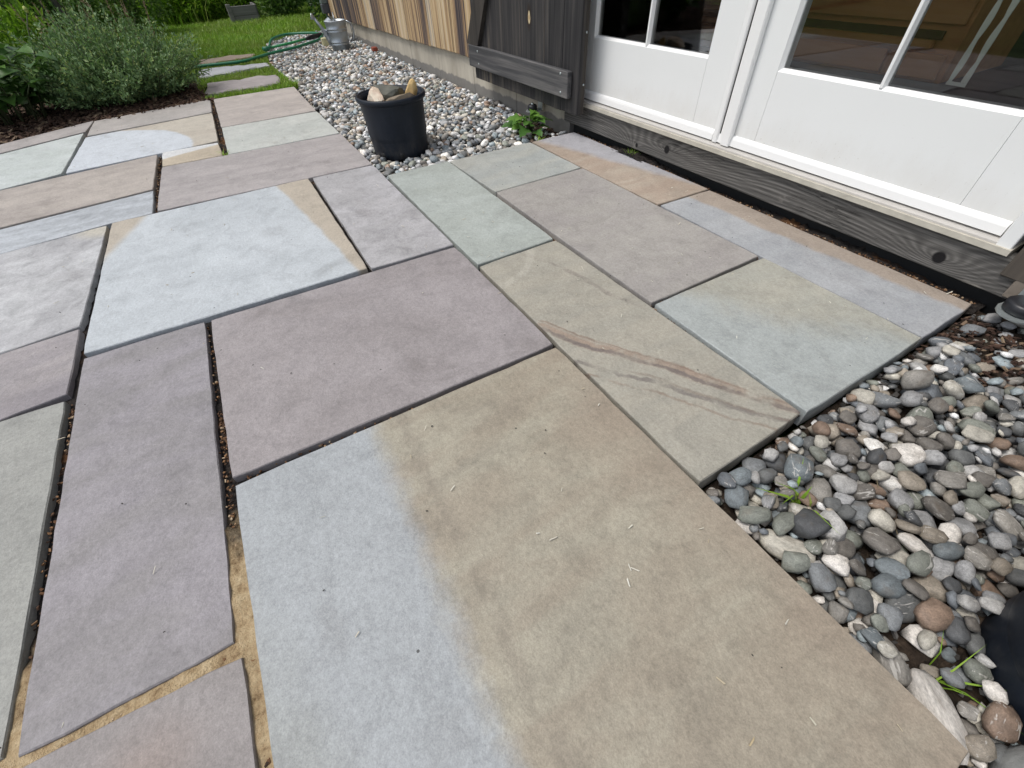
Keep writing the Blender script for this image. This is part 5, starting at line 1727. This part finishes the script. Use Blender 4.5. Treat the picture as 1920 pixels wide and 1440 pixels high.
def leaf_mesh(name, n=7, lobed=False):
    """one broad leaf along +X, length 1, with a folded midrib and drooping tip"""
    vs, fs = [], []
    for i in range(n + 1):
        s = i / n
        w = 0.36 * math.sin(math.pi * min(1, s ** 0.8)) * (1 - 0.25 * s)
        if lobed:
            w *= 1 + 0.28 * math.cos(s * 16)
        z = 0.10 * math.sin(s * 2.2) - 0.22 * s * s
        vs += [(s, -w, z + w * 0.25), (s, 0, z), (s, w, z + w * 0.25)]
    for i in range(n):
        a = i * 3
        fs += [(a, a + 3, a + 4, a + 1), (a + 1, a + 4, a + 5, a + 2)]
    me = bpy.data.meshes.new(name)
    me.from_pydata(vs, [], fs)
    me.polygons.foreach_set('use_smooth', np.ones(len(fs), bool))
    me.materials.append(M['broad'])
    return me


LEAF = leaf_mesh('broad_leaf')
_dk = M['broad'].copy()
_dk.name = 'dark_broad_leaf'
_ramp_el = next(n for n in _dk.node_tree.nodes if n.type == 'VALTORGB').color_ramp.elements
for e_, c_ in zip(_ramp_el, ((0.022, 0.065, 0.016), (0.042, 0.115, 0.024), (0.085, 0.19, 0.035))):
    e_.color = (*c_, 1)
LEAF.materials[0] = _dk
LOBE = leaf_mesh('lobed_leaf', 10, True)


def leaf_obj(parent, me, p, d, size, roll=0.0):
    o = bpy.data.objects.new('leaf', me)
    COL.objects.link(o)
    o.parent = parent
    q = Vector(d).to_track_quat('X', 'Z')
    o.rotation_mode = 'QUATERNION'
    from mathutils import Quaternion
    o.rotation_quaternion = q @ Quaternion((1, 0, 0), roll)
    o.location = Vector(p) - wloc(parent)
    o.scale = (size, size, size)
    return o


lp = empty('leafy_plant', (-4.60, -1.42, -0.02), 'dark plant with broad pointed leaves at the left edge, next to the grey-green shrub', 'plant')
stem = MB()
for i in range(46):
    a = random.uniform(0, 6.28)
    e = random.uniform(0.2, 1)
    b = Vector((-4.52 + 0.10 * math.cos(a), -1.28 + 0.16 * math.sin(a), -0.02))
    tp = Vector((-4.50 + 0.30 * e * math.cos(a), -1.24 + 0.36 * e * math.sin(a), random.uniform(0.08, 0.46) * (1.1 - 0.35 * e)))
    stem.tube([b, b.lerp(tp, 0.5) + Vector((0, 0, 0.05)), tp], [0.005, 0.004, 0.002], 5)
    for k in range(6):
        s = 0.35 + 0.65 * k / 5
        p = b.lerp(tp, s) + Vector((0, 0, 0.05 * math.sin(math.pi * s)))
        aa = a + random.gauss(0, 1.1)
        leaf_obj(lp, LEAF, p, (math.cos(aa), math.sin(aa), random.uniform(-0.35, 0.35)), random.uniform(0.09, 0.16), random.gauss(0, 0.4))
stem.tube([(-4.66, -1.02, 0.25), (-4.69, -0.95, 0.44), (-4.70, -0.90, 0.52)], [0.004, 0.004, 0.003], 5)
stem.build('stem', M['stem'], lp)
o = rock('flower_bud', (0, 0, 0), (0.012, 0.012, 0.018), 3, mat_plain('bud_yellow_green', (0.42, 0.46, 0.14), 0.6), None, None, None, cuts=1, sub=2)
o.parent = lp
o.location = Vector((-4.70, -0.90, 0.53)) - wloc(lp)
for k in ('label', 'category'):
    if k in o: del o[k]
for k in range(5):
    a = k * 1.3
    leaf_obj(lp, LEAF, (-4.70, -0.90, 0.52), (math.cos(a), math.sin(a), 0.6), 0.03, 0)

# weed at the foot of the shutter
wp = empty('weed', (-2.24, 1.38, -0.03), 'bright green broad-leaved weed under the roller of the dark shutter', 'weed')
stem = MB()
for k in range(22):
    a = k * 2.4 + random.uniform(-0.3, 0.3)
    e = 0.25 + 0.75 * (k / 21)
    q = (-2.25 + 0.075 * e * math.cos(a), 1.37 + 0.06 * e * math.sin(a), -0.005 + 0.055 * (1 - e) + random.uniform(0, 0.02))
    leaf_obj(wp, LOBE, q, (math.cos(a), math.sin(a), random.uniform(-0.35, 0.5) * (1.2 - e)), random.uniform(0.07, 0.10), random.gauss(0, 0.35))
    stem.tube([(-2.25, 1.38, -0.04), (q[0] * 0.5 - 1.125, q[1] * 0.5 + 0.69, q[2] * 0.7), q], 0.003, 5)
stem.build('stem', M['stem'], wp)


def tuft(c, n, h, label, wd=0.004, lean=0.7, name='grass_tuft'):
    a = rng.normal(0, 0.010, (n, 2)) + np.array(c[:2])
    V, F = grass(a, lambda x, y: np.full_like(x, c[2]), h, wd, lean)
    o = np_mesh(name, V, F, M['grass'], None, org=Vector(c))
    o.location = c
    tag(o, label, 'grass', None)
    return o


tuft((-0.088, 0.628, -0.035), 12, 0.055, 'small grass tuft in the pebbles by the corner of the banded flagstone', 0.006, 1.2)
tuft((0.185, 0.560, -0.05), 6, 0.050, 'sparse grass tuft beside the black pot in the near corner', 0.0035, 1.1)
tuft((-2.86, -0.125, -0.012), 16, 0.028, 'tiny grass sprig growing in the patio joint near the black pot', 0.004, 1.6)
tuft((-2.08, 1.325, -0.03), 14, 0.030, 'tiny yellow-green sprig in the gravel left of the door flagstones', 0.005, 1.3)
tuft((-1.60, 1.535, -0.03), 60, 0.045, 'grass growing in the dark gap under the sill beam', 0.003, 0.9)
tuft((-4.34, 0.50, -0.03), 90, 0.06, 'grass clump where the far corner flagstone meets the gravel', 0.005, 1.0)
V, F = chips(5, lambda n: np.array([[-0.02, .76], [0.03, .72], [0.10, .9], [-.05, .98], [-0.1, .86]]), lambda x, y: np.full(len(x), -0.016), 0.042, 0.0014, 0.0014)
np_mesh('twigs', V, F, M['plume'], near_bed, 'stuff')

# background garden
GRP = 'background shrubs beyond the lawn'
bush('yellow_green_plant', (-5.55, -1.15, 0.26), (0.26, 0.30, 0.28), 1800, 0.06, 0.022, M['brightleaf'], 'yellow-green leafy plant behind the left end of the grey-green shrub', 'plant', None, 40, 0.16, 5, -0.02, 0.8)
bush('bush', (-6.4, -2.1, 0.45), (0.8, 0.7, 0.62), 9000, 0.055, 0.026, M['darkleaf'], 'dark green bush filling the far left corner behind the broad-leaved plant', 'bush', GRP, 90, 0.12)
bush('bush', (-8.6, -3.2, 0.8), (1.0, 1.3, 1.0), 9000, 0.08, 0.04, M['darkleaf'], 'dark bush deep in the shade at the top left', 'bush', GRP, 90, 0.12)
bush('bush', (-8.3, -1.55, 0.55), (0.7, 0.65, 0.62), 8000, 0.06, 0.028, M['midleaf'], 'mid-green bush straight behind the grey-green shrub', 'bush', GRP, 80, 0.12)
bush('bush', (-9.2, -0.75, 0.40), (0.6, 0.50, 0.5), 7000, 0.055, 0.024, M['midleaf'], 'mid-green bush between the grey-green shrub and the planter box', 'bush', GRP, 80, 0.13)
bush('bush', (-10.1, 1.30, 0.42), (0.55, 0.42, 0.52), 7000, 0.07, 0.035, M['midleaf'], 'leafy bush right of the wooden planter box', 'bush', GRP, 70, 0.13)
bush('bush', (-9.0, 2.15, 0.75), (0.75, 0.75, 0.95), 11000, 0.07, 0.036, M['darkleaf'], 'dark bush against the far corner of the house', 'bush', GRP, 90, 0.12)
bush('bush', (-11.5, 2.8, 0.9), (1.0, 1.2, 1.1), 8000, 0.09, 0.045, M['darkleaf'], 'tall dark bush behind the house corner and the leafy bush', 'bush', GRP, 80, 0.12)
bush('bush', (-12.2, -1.9, 0.8), (1.0, 1.1, 1.0), 8000, 0.09, 0.045, M['midleaf'], 'mid-green bush far behind the lawn at the top of the view', 'bush', GRP, 80, 0.13)


def tall_grass(c, r, n, h, label):
    a = rng.normal(0, 0.5, (n, 2)) * np.array(r) + np.array(c[:2])
    V, F = grass(a, lambda x, y: np.full_like(x, -0.06), h, 0.014, 0.55)
    o = np_mesh('tall_grass', V, F, M['brightleaf'], None, org=Vector((c[0], c[1], -0.06)))
    o.location = (c[0], c[1], -0.06)
    tag(o, label, 'tall grass', 'sunlit tall grass beyond the lawn')
    return o


tall_grass((-10.9, -0.15), (0.55, 0.45), 3200, 0.32, 'sunlit bright green tall grass left of the planter box')
tall_grass((-11.6, 0.75), (0.5, 0.5), 3000, 0.5, 'sunlit bright green tall grass behind the planter box')

bush('bush', (-10.6, -0.10, 0.22), (0.40, 0.55, 0.34), 5200, 0.07, 0.035, M['brightleaf'], 'bright yellow-green leafy shrub just left of the wooden planter box', 'bush', GRP, 60, 0.15)
bush('bush', (-10.75, 0.72, 0.30), (0.35, 0.42, 0.38), 3600, 0.07, 0.035, M['brightleaf'], 'bright leafy shrub rising behind the wooden planter box', 'bush', GRP, 50, 0.15)

# saplings: thin grey trunks with light crowns
def sapling(c, h, lean, label, rad=0.03):
    tr = empty('sapling', (c[0], c[1], -0.06), label, 'tree', 'thin trees behind the shrubs')
    top = Vector((c[0] + lean[0], c[1] + lean[1], h))
    b = Vector((c[0], c[1], -0.06))
    mb = MB().tube([b, b.lerp(top, 0.35) + Vector((0.02, -0.02, 0)), b.lerp(top, 0.7) + Vector((-0.03, 0.02, 0)), top], [rad, rad * 0.8, rad * 0.6, rad * 0.3], 8)
    for k in range(5):
        s = 0.5 + 0.1 * k
        p = b.lerp(top, s)
        a = random.uniform(0, 6.28)
        mb.tube([p, p + Vector((math.cos(a) * 0.35, math.sin(a) * 0.35, 0.3))], [rad * 0.4, 0.004], 5)
    mb.build('trunk', M['bark'], tr)
    P, q = clump_points(2600, (top.x, top.y, h - 0.2), (0.75, 0.75, 0.8), 40, 0.14, 0.7)
    V, F = leaves(P, q + np.array([0, 0, 0.2]), 0.08, 0.045, 0.8)
    np_mesh('crown', V, F, M['midleaf'], tr)
    return tr


sapling((-7.0, -2.05), 3.0, (0.3, -0.5), 'thin grey tree trunk at the far left among the dark bushes', 0.022)
sapling((-7.0, -0.98), 3.1, (0.1, -0.55), 'thin grey tree trunk just behind the grey-green shrub', 0.028)
sapling((-7.9, -1.75), 3.3, (-0.2, -0.4), 'slim tree trunk between the two dark bushes on the left', 0.018)
rock('stone', (-8.4, -0.62, 0.0), (0.16, 0.12, 0.09), 77, mat_rock('dark_stone', (0.05, 0.05, 0.055), (0.12, 0.12, 0.12), None, 8), 'dark grey stone at the left edge of the lawn under the bushes', 'stone')

# the wood that closes the view far off
P = np.column_stack([rng.uniform(-19, -13.5, 26000), rng.uniform(-14, 9, 26000), rng.uniform(-0.1, 1, 26000)])
P[:, 2] = P[:, 2] ** 1.3 * (4.2 + 1.2 * np.sin(P[:, 1] * 0.9) + 0.7 * np.sin(P[:, 1] * 2.3 + P[:, 0]))
V, F = leaves(P, rng.normal(0, 1, P.shape) + np.array([0.6, 0, 0.3]), 0.30, 0.17, 0.4)
np_mesh('woodland', V, F, M['darkleaf'], None, 'stuff')
print('faces', sum(len(o.data.polygons) for o in scene.objects if o.type == 'MESH'))
